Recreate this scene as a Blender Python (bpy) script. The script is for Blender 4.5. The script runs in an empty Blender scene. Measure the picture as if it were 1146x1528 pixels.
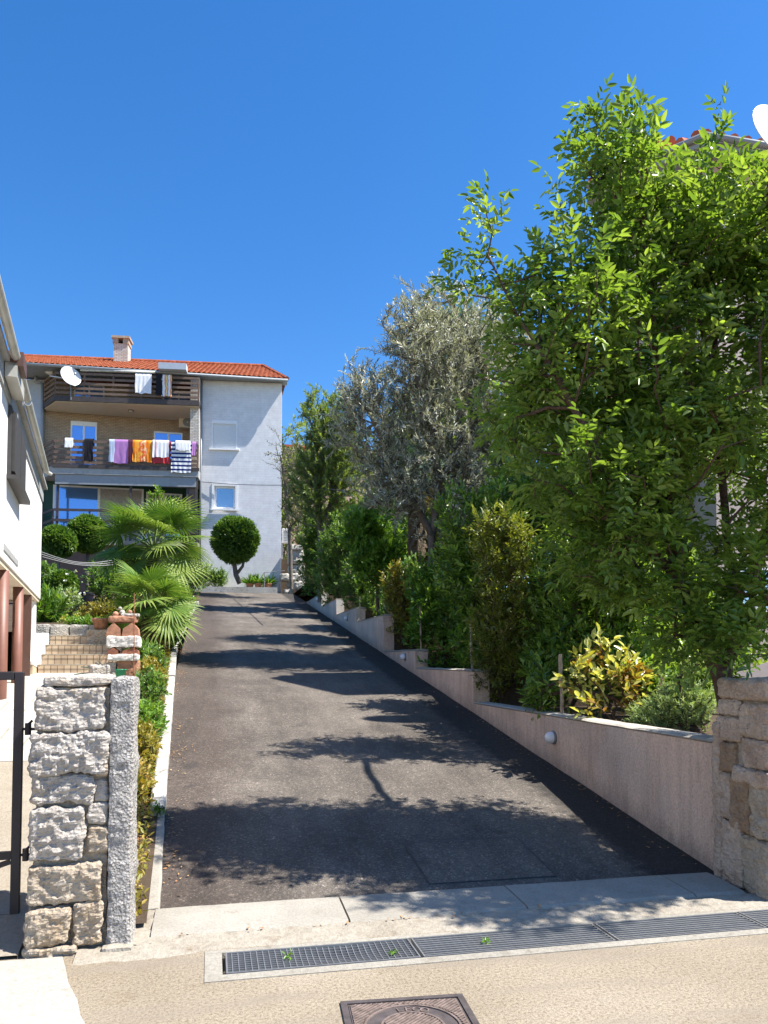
import bpy, math, random
import numpy as np
from mathutils import Vector, Matrix, noise
R = math.radians
random.seed(7)
rng = np.random.default_rng(11)
scene = bpy.context.scene
col = scene.collection

# ------------------------------------------------------------------ camera
PHW, PHH, FPX, HORIZON = 1146., 1528., 1160., 985.
PITCH, YAW, EYE = R(2.5), R(12.5), 1.6
PRX, PRY = PHW/2, HORIZON - FPX*math.tan(PITCH)
FWD = np.array([math.sin(YAW)*math.cos(PITCH), math.cos(YAW)*math.cos(PITCH), math.sin(PITCH)])
RGT = np.array([math.cos(YAW), -math.sin(YAW), 0.])
UPV = np.cross(RGT, FWD)
ORI = np.array([0, 0, EYE])
def ray(px, py): return FWD + RGT*(px-PRX)/FPX - UPV*(py-PRY)/FPX
def at(px, py, d): return ORI + ray(px, py)*d

cam_d = bpy.data.cameras.new('camera'); cam = bpy.data.objects.new('camera', cam_d); col.objects.link(cam)
cam.location = (0, 0, EYE); cam.rotation_euler = (R(90)+PITCH, 0, -YAW)
cam_d.sensor_fit = 'VERTICAL'; cam_d.sensor_height = 24; cam_d.lens = FPX/PHH*24
cam_d.shift_y = (PRY-PHH/2)/PHH
cam_d.clip_end = 3000; cam_d.clip_start = .05
scene.camera = cam

# ------------------------------------------------------------------ light
SUN = Vector((.94, -.34, 0)).normalized()
EL = R(57)
S3 = Vector((SUN.x*math.cos(EL), SUN.y*math.cos(EL), math.sin(EL)))
sd = bpy.data.lights.new('sun', 'SUN'); so = bpy.data.objects.new('sun', sd); col.objects.link(so)
sd.energy = 5.0; sd.angle = R(.53); sd.color = (1, .955, .88)
so.rotation_euler = S3.to_track_quat('Z', 'Y').to_euler(); so.location = (20, -10, 30)
w = bpy.data.worlds.new('World'); scene.world = w; w.use_nodes = True
nt = w.node_tree; nt.nodes.clear()
sky = nt.nodes.new('ShaderNodeTexSky'); sky.sky_type = 'NISHITA'; sky.sun_disc = False
sky.sun_elevation = EL; sky.sun_rotation = math.atan2(SUN.x, SUN.y)
sky.air_density = 1.0; sky.dust_density = .25; sky.ozone_density = 3.0; sky.altitude = 300
hs = nt.nodes.new('ShaderNodeHueSaturation'); hs.inputs['Saturation'].default_value = 1.32
hs.inputs['Hue'].default_value = .5045
bg = nt.nodes.new('ShaderNodeBackground'); bg.inputs[1].default_value = .104
ow = nt.nodes.new('ShaderNodeOutputWorld')
nt.links.new(sky.outputs[0], hs.inputs['Color']); nt.links.new(hs.outputs[0], bg.inputs[0]); nt.links.new(bg.outputs[0], ow.inputs[0])
vs = scene.view_settings; vs.view_transform = 'Standard'; vs.look = 'None'; vs.gamma = 1; vs.exposure = 1.18
scene.cycles.max_bounces = 8; scene.cycles.transparent_max_bounces = 6

# ------------------------------------------------------------------ materials
class NT:
    def __init__(s, name):
        s.m = bpy.data.materials.new(name); s.m.use_nodes = True
        s.t = s.m.node_tree; s.t.nodes.clear()
        s.out = s.n('ShaderNodeOutputMaterial'); s.p = s.n('ShaderNodeBsdfPrincipled')
        s.l(s.p.outputs[0], s.out.inputs[0])
        s.tc = s.n('ShaderNodeTexCoord'); s.co = s.tc.outputs['Object']
    def n(s, t): return s.t.nodes.new(t)
    def l(s, a, b): s.t.links.new(a, b)
    def noise(s, scale, detail=4, rough=.55, co=None, dist=0):
        q = s.n('ShaderNodeTexNoise'); q.inputs['Scale'].default_value = scale
        q.inputs['Detail'].default_value = detail; q.inputs['Roughness'].default_value = rough
        q.inputs['Distortion'].default_value = dist
        s.l(co or s.co, q.inputs['Vector']); return q.outputs['Fac']
    def stretch(s, v, co=None):
        q = s.n('ShaderNodeMapping'); q.inputs['Scale'].default_value = v; s.l(co or s.co, q.inputs[0]); return q.outputs[0]
    def ramp(s, fac, stops):
        q = s.n('ShaderNodeValToRGB'); e = q.color_ramp.elements
        while len(e) < len(stops): e.new(.5)
        for k, (p, c) in zip(e, stops):
            k.position = p; k.color = (c if hasattr(c, '__len__') else (c, c, c))[:3] + (1,) if hasattr(c, '__len__') else (c, c, c, 1)
        s.l(fac, q.inputs[0]); return q.outputs[0]
    def mix(s, a, b, fac, mode='MIX'):
        q = s.n('ShaderNodeMix'); q.data_type = 'RGBA'; q.blend_type = mode
        for v, i in ((fac, 0), (a, 6), (b, 7)):
            if hasattr(v, 'is_linked'): s.l(v, q.inputs[i])
            elif i == 0: q.inputs[0].default_value = v
            else: q.inputs[i].default_value = tuple(v)[:3] + (1,)
        return q.outputs[2]
    def math(s, op, a, b=0., c=None):
        q = s.n('ShaderNodeMath'); q.operation = op
        for i, v in enumerate((a, b) + ((c,) if c is not None else ())):
            if hasattr(v, 'is_linked'): s.l(v, q.inputs[i])
            else: q.inputs[i].default_value = v
        return q.outputs[0]
    def xyz(s, co=None):
        q = s.n('ShaderNodeSeparateXYZ'); s.l(co or s.co, q.inputs[0]); return q.outputs
    def bump(s, h, strength=.5, dist=.01, prev=None):
        q = s.n('ShaderNodeBump'); q.inputs['Strength'].default_value = strength; q.inputs['Distance'].default_value = dist
        s.l(h, q.inputs['Height'])
        if prev is not None: s.l(prev, q.inputs['Normal'])
        s.l(q.outputs[0], s.p.inputs['Normal']); return q.outputs[0]
    def color(s, c):
        if hasattr(c, 'is_linked'): s.l(c, s.p.inputs['Base Color'])
        else: s.p.inputs['Base Color'].default_value = tuple(c)[:3] + (1,)
    def fin(s, rough=.8, metal=0, spec=.5):
        s.p.inputs['Roughness'].default_value = rough; s.p.inputs['Metallic'].default_value = metal
        s.p.inputs['Specular IOR Level'].default_value = spec; return s.m

def plain(name, c, rough=.7, metal=0, var=.12, scale=6, bump=0, spec=.5):
    t = NT(name); f = t.noise(scale, 5)
    a = tuple(x*(1-var) for x in c); b = tuple(min(1, x*(1+var)) for x in c)
    t.color(t.ramp(f, [(.3, a), (.7, b)]))
    if bump: t.bump(t.noise(scale*12, 3), .5, bump)
    return t.fin(rough, metal, spec)

M = {}
def asphalt():
    t = NT('asphalt'); x = t.xyz()
    big = t.noise(.8, 6, .6); mid = t.noise(4, 6, .7, co=t.stretch((1, .35, 1)))
    c = t.ramp(big, [(.36, (.104, .087, .073)), (.5, (.160, .136, .114)), (.66, (.225, .193, .161))])
    c = t.mix(c, t.ramp(mid, [(.35, (.066, .055, .046)), (.7, (.215, .182, .150))]), .4)
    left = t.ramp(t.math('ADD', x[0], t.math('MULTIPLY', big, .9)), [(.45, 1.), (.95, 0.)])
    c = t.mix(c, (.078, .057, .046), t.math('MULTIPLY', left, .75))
    # dark rim of loose binder, widened to paint in the shade along the wall
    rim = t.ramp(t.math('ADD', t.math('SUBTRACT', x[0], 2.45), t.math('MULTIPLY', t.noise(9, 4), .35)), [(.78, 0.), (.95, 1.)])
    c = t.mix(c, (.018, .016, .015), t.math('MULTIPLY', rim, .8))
    v = t.n('ShaderNodeTexVoronoi'); v.inputs['Scale'].default_value = 95; t.l(t.co, v.inputs['Vector'])
    sp = t.ramp(v.outputs['Color'], [(.40, .62), (.82, 1.12), (.93, 2.3)])
    c = t.mix(c, sp, .8, 'MULTIPLY')
    v2 = t.n('ShaderNodeTexVoronoi'); v2.inputs['Scale'].default_value = 42; t.l(t.co, v2.inputs['Vector'])
    c = t.mix(c, t.ramp(v2.outputs['Color'], [(.4, .78), (.8, 1.1), (.95, 1.5)]), .7, 'MULTIPLY')
    tr = t.noise(1.1, 4, .6, co=t.stretch((1.6, .09, 1))); c = t.mix(c, t.ramp(tr, [(.36, .74), (.5, 1.), (.66, 1.14)]), .8, 'MULTIPLY')
    oil = t.noise(2.3, 3, .5); c = t.mix(c, (.035, .031, .029), t.math('MULTIPLY', t.ramp(oil, [(.66, 0.), (.74, 1.)]), .55))
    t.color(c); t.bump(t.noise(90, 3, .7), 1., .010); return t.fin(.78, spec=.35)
M['asphalt'] = asphalt()
M['asphalt_infill'] = plain('asphalt_infill', (.098, .084, .072), .8, var=.35, scale=40, bump=.004)
def street():
    t = NT('street_aggregate')
    big = t.noise(.7, 5); fine = t.noise(60, 4, .75); sp = t.noise(170, 2, .8)
    c = t.ramp(big, [(.3, (.232, .192, .140)), (.55, (.295, .250, .190)), (.75, (.355, .310, .25))])
    c = t.mix(c, t.ramp(fine, [(.36, (.5, .46, .40)), (.5, (1, 1, 1)), (.66, (1.3, 1.28, 1.2))]), .8, 'MULTIPLY')
    c = t.mix(c, t.ramp(sp, [(.34, (.34, .3, .26)), (.47, (1, 1, 1))]), .8, 'MULTIPLY')
    blot = t.noise(3.1, 5, .7)
    c = t.mix(c, (.17, .125, .08), t.math('MULTIPLY', t.ramp(blot, [(.56, 0.), (.72, 1.)]), .5))
    stain = t.noise(1.3, 3, .5, co=t.stretch((.5, 2.2, 1))); c = t.mix(c, (.225, .19, .15), t.math('MULTIPLY', t.ramp(stain, [(.5, 0.), (.62, 1.)]), .6))
    t.color(c); t.bump(fine, .7, .008); return t.fin(.9, spec=.2)
M['street'] = street()
def cement(name, c0, c1, dark=(.3, .28, .25), fine=70, bump=.006, blotch=.5):
    t = NT(name); a = t.noise(1.6, 6, .65); f = t.noise(fine, 4, .7); g = t.noise(7, 6, .7)
    c = t.mix(c0, c1, t.ramp(a, [(.3, 0.), (.7, 1.)]))
    c = t.mix(c, dark, t.math('MULTIPLY', t.ramp(g, [(.55, 0.), (.75, 1.)]), blotch))
    c = t.mix(c, t.ramp(f, [(.3, (.7, .69, .67)), (.6, (1.06, 1.06, 1.06))]), .7, 'MULTIPLY')
    t.color(c); t.bump(f, .6, bump); return t.fin(.9, spec=.25)
M['kerb'] = cement('kerb_concrete', (.27, .248, .21), (.36, .335, .29), (.17, .135, .10))
M['rough_cement'] = cement('rough_cement', (.28, .245, .195), (.37, .335, .28), (.18, .135, .09), 30, .025, .85)
M['white_cement'] = cement('white_cement', (.25, .228, .192), (.34, .318, .275), (.15, .125, .09), 34, .015, .85)
M['white_kerb'] = cement('limewashed_kerb', (.36, .345, .315), (.52, .505, .475), (.15, .13, .10), 24, .018, 1.)
M['slab'] = cement('pale_slab', (.35, .33, .29), (.42, .40, .36), (.23, .20, .155), 50, .008, .8)
M['court'] = cement('courtyard_aggregate', (.27, .23, .18), (.35, .31, .25), (.18, .15, .115), 55, .012)
M['soil'] = cement('dry_soil', (.06, .042, .028), (.10, .07, .045), (.03, .022, .016), 30, .03)
M['ground'] = cement('dry_hillside', (.16, .14, .08), (.22, .19, .12), (.08, .08, .04), 20, .03)
M['bush_concrete'] = None
def bushhammer():
    t = NT('bush_hammered_concrete'); f = t.noise(75, 3, .75); a = t.noise(5, 5)
    v = t.n('ShaderNodeTexVoronoi'); v.inputs['Scale'].default_value = 62; t.l(t.co, v.inputs['Vector'])
    c = t.ramp(a, [(.3, (.43, .405, .38)), (.7, (.54, .51, .475))])
    c = t.mix(c, t.ramp(f, [(.35, (.55, .54, .53)), (.6, (1.08, 1.08, 1.08))]), .8, 'MULTIPLY')
    t.color(c); b = t.bump(v.outputs['Distance'], 1., .022); t.bump(f, .9, .014, b); return t.fin(.92, spec=.2)
M['bush'] = bushhammer()
def stone(name, c0, c1, rust, rustamt=.5, bumpd=.02):
    t = NT(name); a = t.noise(5, 6, .6); f = t.noise(28, 6, .7); r = t.noise(3.2, 5, .65, dist=.6)
    oi = t.n('ShaderNodeObjectInfo')
    c = t.mix(c0, c1, t.ramp(a, [(.3, 0.), (.7, 1.)]))
    c = t.mix(c, rust, t.math('MULTIPLY', t.ramp(r, [(.48, 0.), (.72, 1.)]), rustamt))
    c = t.mix(c, rust, t.math('MULTIPLY', oi.outputs['Random'], .28*rustamt))
    c = t.mix(c, t.ramp(f, [(.3, (.62, .6, .58)), (.6, (1.06, 1.06, 1.06))]), .6, 'MULTIPLY')
    v = t.n('ShaderNodeTexVoronoi'); v.inputs['Scale'].default_value = 34; t.l(t.stretch((1, 1, 1.6)), v.inputs['Vector'])
    q = t.bump(v.outputs['Distance'], .8, bumpd*.8); t.color(c); t.bump(f, .9, bumpd, q); return t.fin(.92, spec=.2)
M['limestone'] = stone('grey_limestone', (.40, .365, .33), (.50, .465, .425), (.42, .32, .21), .4, .02)
M['limestone_warm'] = stone('ochre_limestone', (.40, .335, .26), (.48, .415, .335), (.42, .27, .13), .8, .02)
M['mortar'] = stone('sandy_mortar', (.40, .34, .27), (.50, .43, .34), (.35, .24, .14), .5)
M['brown_stone'] = stone('brown_stained_stone', (.52, .40, .31), (.64, .51, .40), (.30, .18, .11), .65)
M['dark_stone'] = stone('dark_brown_stone', (.34, .23, .15), (.46, .33, .22), (.20, .12, .07), .6)
M['rockery'] = stone('rockery_limestone', (.42, .40, .36), (.55, .53, .49), (.3, .25, .18), .4)
def pinkwall():
    t = NT('pink_rough_render'); x = t.xyz()
    st = t.noise(7, 6, .65, co=t.stretch((1, 1.6, .16))); big = t.noise(.5, 5); f = t.noise(48, 4, .75)
    # far sections are bare grey concrete, the near ones pink render
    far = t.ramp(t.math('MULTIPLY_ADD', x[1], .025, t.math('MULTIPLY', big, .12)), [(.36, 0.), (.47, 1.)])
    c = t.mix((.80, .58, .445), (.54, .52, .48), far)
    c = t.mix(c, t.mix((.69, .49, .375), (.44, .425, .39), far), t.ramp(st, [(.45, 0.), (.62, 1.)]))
    c = t.mix(c, (.55, .49, .44), t.math('MULTIPLY', t.ramp(big, [(.5, 0.), (.65, 1.)]), .5))
    c = t.mix(c, t.ramp(f, [(.36, (.68, .65, .63)), (.58, (1.08, 1.08, 1.08))]), .7, 'MULTIPLY')
    pt = t.noise(1.3, 6, .7, co=t.stretch((1, 1, .6))); c = t.mix(c, t.ramp(pt, [(.34, (.74, .71, .70)), (.52, (1, 1, 1)), (.7, (1.12, 1.11, 1.10))]), .9, 'MULTIPLY')
    dk = t.noise(14, 4, .7, co=t.stretch((1, 1.4, .25)))
    low = t.math('MULTIPLY_ADD', t.math('SUBTRACT', x[1], 0.04), -.15, x[2])
    dirt = t.ramp(t.math('ADD', low, t.math('MULTIPLY', t.noise(6, 5, .7), .35)), [(.12, 1.), (.38, 0.)]); c = t.mix(c, (.20, .15, .12), t.math('MULTIPLY', dirt, .6))
    c = t.mix(c, (.15, .10, .08), t.math('MULTIPLY', t.ramp(dk, [(.64, 0.), (.74, 1.)]), .6))
    t.color(c); t.bump(f, .9, .014); return t.fin(.92, spec=.15)
M['pink'] = pinkwall()
M['cap'] = cement('wall_cap_mortar', (.40, .36, .31), (.50, .46, .40), (.2, .18, .14), 40, .01)
def brickmat(name, c1, c2, mort, bw=.24, bh=.075, ms=.012, bumpd=.01, offc=.0, rough=.9):
    t = NT(name); x = t.xyz(); cb = t.n('ShaderNodeCombineXYZ')
    t.l(t.math('ADD', x[0], t.math('MULTIPLY', x[1], 1.0)), cb.inputs[0]); t.l(x[2], cb.inputs[1])
    b = t.n('ShaderNodeTexBrick'); t.l(cb.outputs[0], b.inputs['Vector'])
    b.inputs['Color1'].default_value = c1 + (1,); b.inputs['Color2'].default_value = c2 + (1,); b.inputs['Mortar'].default_value = mort + (1,)
    b.inputs['Scale'].default_value = 1; b.inputs['Brick Width'].default_value = bw; b.inputs['Row Height'].default_value = bh
    b.inputs['Mortar Size'].default_value = ms; b.inputs['Mortar Smooth'].default_value = .3; b.inputs['Bias'].default_value = 0
    n = t.noise(3, 5, .6); c = t.mix(b.outputs['Color'], t.ramp(n, [(.3, .82), (.7, 1.08)]), .7, 'MULTIPLY')
    c = t.mix(c, t.ramp(t.noise(25, 3), [(.3, .8), (.65, 1.05)]), .6, 'MULTIPLY')
    t.color(c); q = t.bump(b.outputs['Fac'], -.9, bumpd); t.bump(t.noise(20, 4, .7), .4, .012, q); return t.fin(rough, spec=.2)
M['brick'] = brickmat('buff_split_brick', (.40, .29, .19), (.50, .38, .26), (.24, .18, .12))
M['brick_pale'] = brickmat('pale_split_brick', (.68, .64, .57), (.56, .49, .40), (.28, .24, .20))
M['white_brick'] = brickmat('white_painted_split_brick', (.77, .77, .775), (.735, .735, .745), (.70, .70, .71), .42, .12, .012, .013)
M['white_plaster'] = plain('white_plaster', (.80, .79, .77), .85, var=.03, scale=2, bump=.003)
M['cream'] = plain('cream_soffit', (.62, .53, .40), .85, var=.05)
M['shade_grey'] = plain('shade_blue_grey', (.42, .47, .54), .85, var=.06, bump=.004)  # side wall's shade put into the blue-grey colour; the awning shares it
M['green_wall'] = plain('dark_green_paint', (.012, .06, .035), .6)
M['terracotta_col'] = plain('brown_red_paint', (.19, .082, .058), .5, var=.1)
M['dark_brown'] = plain('dark_brown_paint', (.10, .05, .035), .5)
M['wood'] = plain('weathered_brown_wood', (.16, .105, .075), .75, var=.35, scale=9)
M['wood_dark'] = plain('dark_stained_wood', (.06, .045, .04), .6, var=.3)
M['grey_metal'] = plain('grey_painted_metal', (.24, .25, .26), .45, .3, var=.06)
M['pale_gutter'] = plain('weathered_pale_gutter', (.48, .47, .42), .5, .2, var=.15, scale=4)
M['soffit_grey'] = plain('grey_soffit_boards', (.34, .34, .33), .7)
M['shutter'] = plain('grey_brown_shutter', (.040, .037, .036), .6, var=.2, scale=12)
M['black_metal'] = plain('black_painted_steel', (.028, .022, .024), .5, .2, var=.3)
M['white_pvc'] = plain('white_window_frame', (.82, .82, .82), .35, var=.02)
M['white_metal'] = plain('white_enamel', (.62, .62, .61), .3, var=.03)
M['galv'] = plain('galvanised_steel', (.33, .33, .33), .5, .7, var=.12, scale=14)
M['pit'] = plain('dark_channel', (.035, .03, .028), .9)
M['roller'] = plain('closed_roller_blind', (.66, .68, .69), .6, var=.03)
M['terracotta'] = plain('terracotta_clay', (.36, .175, .105), .85, var=.45, scale=11, bump=.004)
M['terracotta_dark'] = plain('dark_terracotta', (.25, .095, .055), .85, var=.35, scale=11)
M['pale_tile'] = cement('pale_stone_slab', (.60, .57, .53), (.72, .69, .65), (.25, .23, .21), 30, .012, .7)
M['rust'] = plain('rusty_steel', (.26, .10, .05), .8, var=.4, scale=20)
M['iron'] = plain('cast_iron', (.085, .070, .068), .62, .25, var=.3, scale=18)
M['iron_worn'] = plain('worn_cast_iron', (.22, .165, .14), .55, .3, var=.4, scale=30)
M['navy_plastic'] = plain('navy_plastic', (.012, .014, .035), .5)
M['green_plastic'] = plain('green_plastic', (.01, .20, .09), .5)
M['pink_plaster'] = plain('salmon_plaster', (.50, .335, .25), .9, var=.08, scale=3, bump=.004)
M['grey_pink'] = plain('grey_pink_plaster', (.42, .345, .31), .9, var=.08, scale=3, bump=.004)
M['red_plaster'] = plain('brick_red_plaster', (.45, .16, .10), .9, var=.15)
M['fascia'] = plain('grey_fascia', (.27, .29, .31), .6, var=.1)
M['bark'] = stone('brown_bark', (.10, .062, .045), (.17, .11, .085), (.06, .035, .025), .5, .02)
M['bark_grey'] = stone('grey_bark', (.15, .125, .10), (.24, .21, .175), (.09, .07, .05), .5, .02)
M['cane'] = plain('weathered_stake', (.36, .28, .21), .8, var=.35, scale=8)
M['fibre'] = stone('palm_fibre', (.10, .078, .054), (.19, .15, .105), (.06, .042, .03), .6, .03)
M['opal'] = plain('opal_glass', (.74, .74, .77), .25, var=.02)
M['cable_grey'] = plain('grey_cable', (.26, .26, .26), .5, var=.05)
M['black_cable'] = plain('black_cable', (.03, .03, .03), .6)
M['bird'] = plain('dark_feathers', (.03, .03, .035), .8)
def tilemat(name, a, b, c3):
    t = NT(name); x = t.xyz()
    v = t.n('ShaderNodeTexVoronoi'); v.inputs['Scale'].default_value = 1; t.l(t.stretch((4.5, 3, .3)), v.inputs['Vector'])
    c = t.ramp(t.n('ShaderNodeSeparateColor').outputs[0] if False else v.outputs['Color'], [(.1, a), (.5, b), (.9, c3)])
    c = t.mix(c, t.ramp(t.noise(6, 5), [(.3, .8), (.7, 1.1)]), .7, 'MULTIPLY')
    t.color(c); t.bump(t.noise(60, 3), .4, .006); return t.fin(.85, spec=.25)
M['roof'] = tilemat('orange_clay_tiles', (.27, .070, .028), (.34, .092, .038), (.39, .125, .056))
M['roof_red'] = tilemat('red_clay_tiles', (.40, .10, .05), (.46, .12, .055), (.5, .15, .08))
def glassmat(name, tint=(.10, .17, .30)):
    t = NT(name); t.color(tint); t.p.inputs['Coat Weight'].default_value = 1; t.p.inputs['Coat Roughness'].default_value = .03
    return t.fin(.08, .55, .8)
M['glass'] = glassmat('window_glass', (.20, .40, .80))
M['glass_grey'] = glassmat('dark_window_glass', (.30, .42, .55))
M['curtain'] = plain('grey_curtain', (.40, .38, .36), .9, var=.2, scale=15)
def stepmat():
    t = NT('beige_step_tile'); x = t.xyz(); cb = t.n('ShaderNodeCombineXYZ')
    t.l(x[0], cb.inputs[0]); t.l(x[2], cb.inputs[1])
    b = t.n('ShaderNodeTexBrick'); t.l(cb.outputs[0], b.inputs['Vector'])
    b.inputs['Color1'].default_value = (.54, .42, .29, 1); b.inputs['Color2'].default_value = (.44, .33, .22, 1); b.inputs['Mortar'].default_value = (.22, .15, .10, 1)
    b.inputs['Brick Width'].default_value = .105; b.inputs['Row Height'].default_value = .4; b.inputs['Mortar Size'].default_value = .008; b.inputs['Scale'].default_value = 1; b.offset = 0
    c = t.mix(b.outputs['Color'], t.ramp(t.noise(9, 4), [(.3, .8), (.7, 1.15)]), .7, 'MULTIPLY'); t.color(c); return t.fin(.6)
M['step'] = stepmat()
def tilefloor():
    t = NT('pale_paving_tiles'); x = t.xyz(); cb = t.n('ShaderNodeCombineXYZ')
    t.l(x[0], cb.inputs[0]); t.l(x[1], cb.inputs[1])
    b = t.n('ShaderNodeTexBrick'); t.l(cb.outputs[0], b.inputs['Vector'])
    b.inputs['Color1'].default_value = (.46, .435, .39, 1); b.inputs['Color2'].default_value = (.41, .385, .34, 1); b.inputs['Mortar'].default_value = (.30, .26, .21, 1)
    b.inputs['Brick Width'].default_value = .5; b.inputs['Row Height'].default_value = .33; b.inputs['Mortar Size'].default_value = .01; b.inputs['Scale'].default_value = 1
    sp = t.ramp(t.noise(14, 3, .7), [(.30, (.5, .44, .38)), (.42, (1, 1, 1))])
    t.color(t.mix(b.outputs['Color'], sp, .8, 'MULTIPLY')); return t.fin(.7)
M['paving'] = tilefloor()

def leafmat(name, dark, mid, bright, rough=.38, trans=.30, back=None, spec=.5, tcol=None):
    t = NT(name); a = t.n('ShaderNodeAttribute'); a.attribute_name = 'tone'
    c = t.ramp(a.outputs['Fac'], [(.05, dark), (.5, mid), (.95, bright)])
    if back is not None:
        g = t.n('ShaderNodeNewGeometry'); c = t.mix(c, back, g.outputs['Backfacing'])
    t.color(c); t.fin(rough, spec=spec)
    tr = t.n('ShaderNodeBsdfTranslucent'); tint = t.mix(c, tcol or (1.5, 1.45, .5), 1., 'MULTIPLY')
    t.l(tint, tr.inputs['Color'])
    mx = t.n('ShaderNodeMixShader'); mx.inputs[0].default_value = trans
    t.l(t.p.outputs[0], mx.inputs[1]); t.l(tr.outputs[0], mx.inputs[2]); t.l(mx.outputs[0], t.out.inputs[0])
    return t.m
L = {}
L['ash'] = leafmat('ash_leaf', (.066, .122, .022), (.138, .228, .038), (.28, .375, .08), .32, .47, tcol=(1.4, 1.42, .55))
L['laurel'] = leafmat('laurel_leaf', (.060, .12, .024), (.130, .230, .040), (.32, .45, .085), .26, .38)
L['olive'] = leafmat('olive_leaf', (.165, .18, .12), (.30, .315, .22), (.48, .49, .37), .40, .28, back=(.52, .52, .42), tcol=(1.2, 1.2, .8))
L['column'] = leafmat('privet_leaf', (.085, .110, .022), (.16, .195, .036), (.29, .32, .06), .4, .34)
L['hedge'] = leafmat('dark_hedge_leaf', (.050, .115, .026), (.105, .205, .042), (.22, .34, .07), .36, .36)
L['bright'] = leafmat('fresh_green_leaf', (.06, .14, .02), (.12, .25, .03), (.24, .38, .06), .4, .38)
L['yellow'] = leafmat('variegated_yellow_leaf', (.26, .14, .035), (.38, .39, .075), (.60, .60, .24), .35, .35)
L['golden'] = leafmat('golden_privet_leaf', (.12, .12, .02), (.22, .20, .03), (.34, .27, .04), .4, .3)
L['feather'] = leafmat('grey_green_needle', (.17, .24, .09), (.28, .38, .15), (.42, .52, .25), .6, .3)
L['greytree'] = leafmat('soft_green_leaf', (.10, .15, .05), (.17, .24, .07), (.28, .36, .10), .5, .35)
L['mauve'] = leafmat('dry_grey_leaf', (.13, .12, .10), (.22, .20, .17), (.30, .30, .20), .6, .2)
L['topiary'] = leafmat('topiary_leaf', (.042, .10, .020), (.092, .185, .032), (.19, .31, .055), .4, .3)
L['palm'] = leafmat('palm_frond', (.042, .112, .022), (.098, .190, .032), (.26, .33, .072), .5, .28, tcol=(1.2, 1.35, .6), spec=.3)
L['palm_dry'] = leafmat('dry_palm_frond', (.14, .11, .05), (.24, .20, .10), (.34, .30, .17), .6, .2)
L['palm_blue'] = leafmat('blue_green_frond', (.06, .13, .10), (.10, .19, .15), (.17, .27, .2), .45, .2)
L['cover'] = leafmat('ground_cover_leaf', (.12, .16, .03), (.26, .24, .04), (.42, .27, .06), .5, .3)
L['dead'] = leafmat('fallen_leaf', (.30, .13, .05), (.42, .22, .08), (.55, .36, .16), .8, .1)
L['agave'] = leafmat('agave_leaf', (.22, .30, .26), (.33, .42, .37), (.46, .54, .48), .5, .1)
L['flower'] = leafmat('white_flower', (.5, .5, .4), (.7, .7, .62), (.8, .78, .7), .6, .2)
def clothmat(name, stops, axis=2, scale=1., mode='SAW', noisy=0.):
    t = NT(name); x = t.xyz(); v = t.math('MULTIPLY', x[axis], scale)
    if noisy: v = t.math('ADD', v, t.math('MULTIPLY', t.noise(4, 3), noisy))
    f = t.math('FRACT', v); t.color(t.ramp(f, stops)); t.t.nodes[-1]
    for n in t.t.nodes:
        if n.type == 'VALTORGB': n.color_ramp.interpolation = 'CONSTANT' if not noisy else 'EASE'
    return t.fin(.9, spec=.1)

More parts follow.
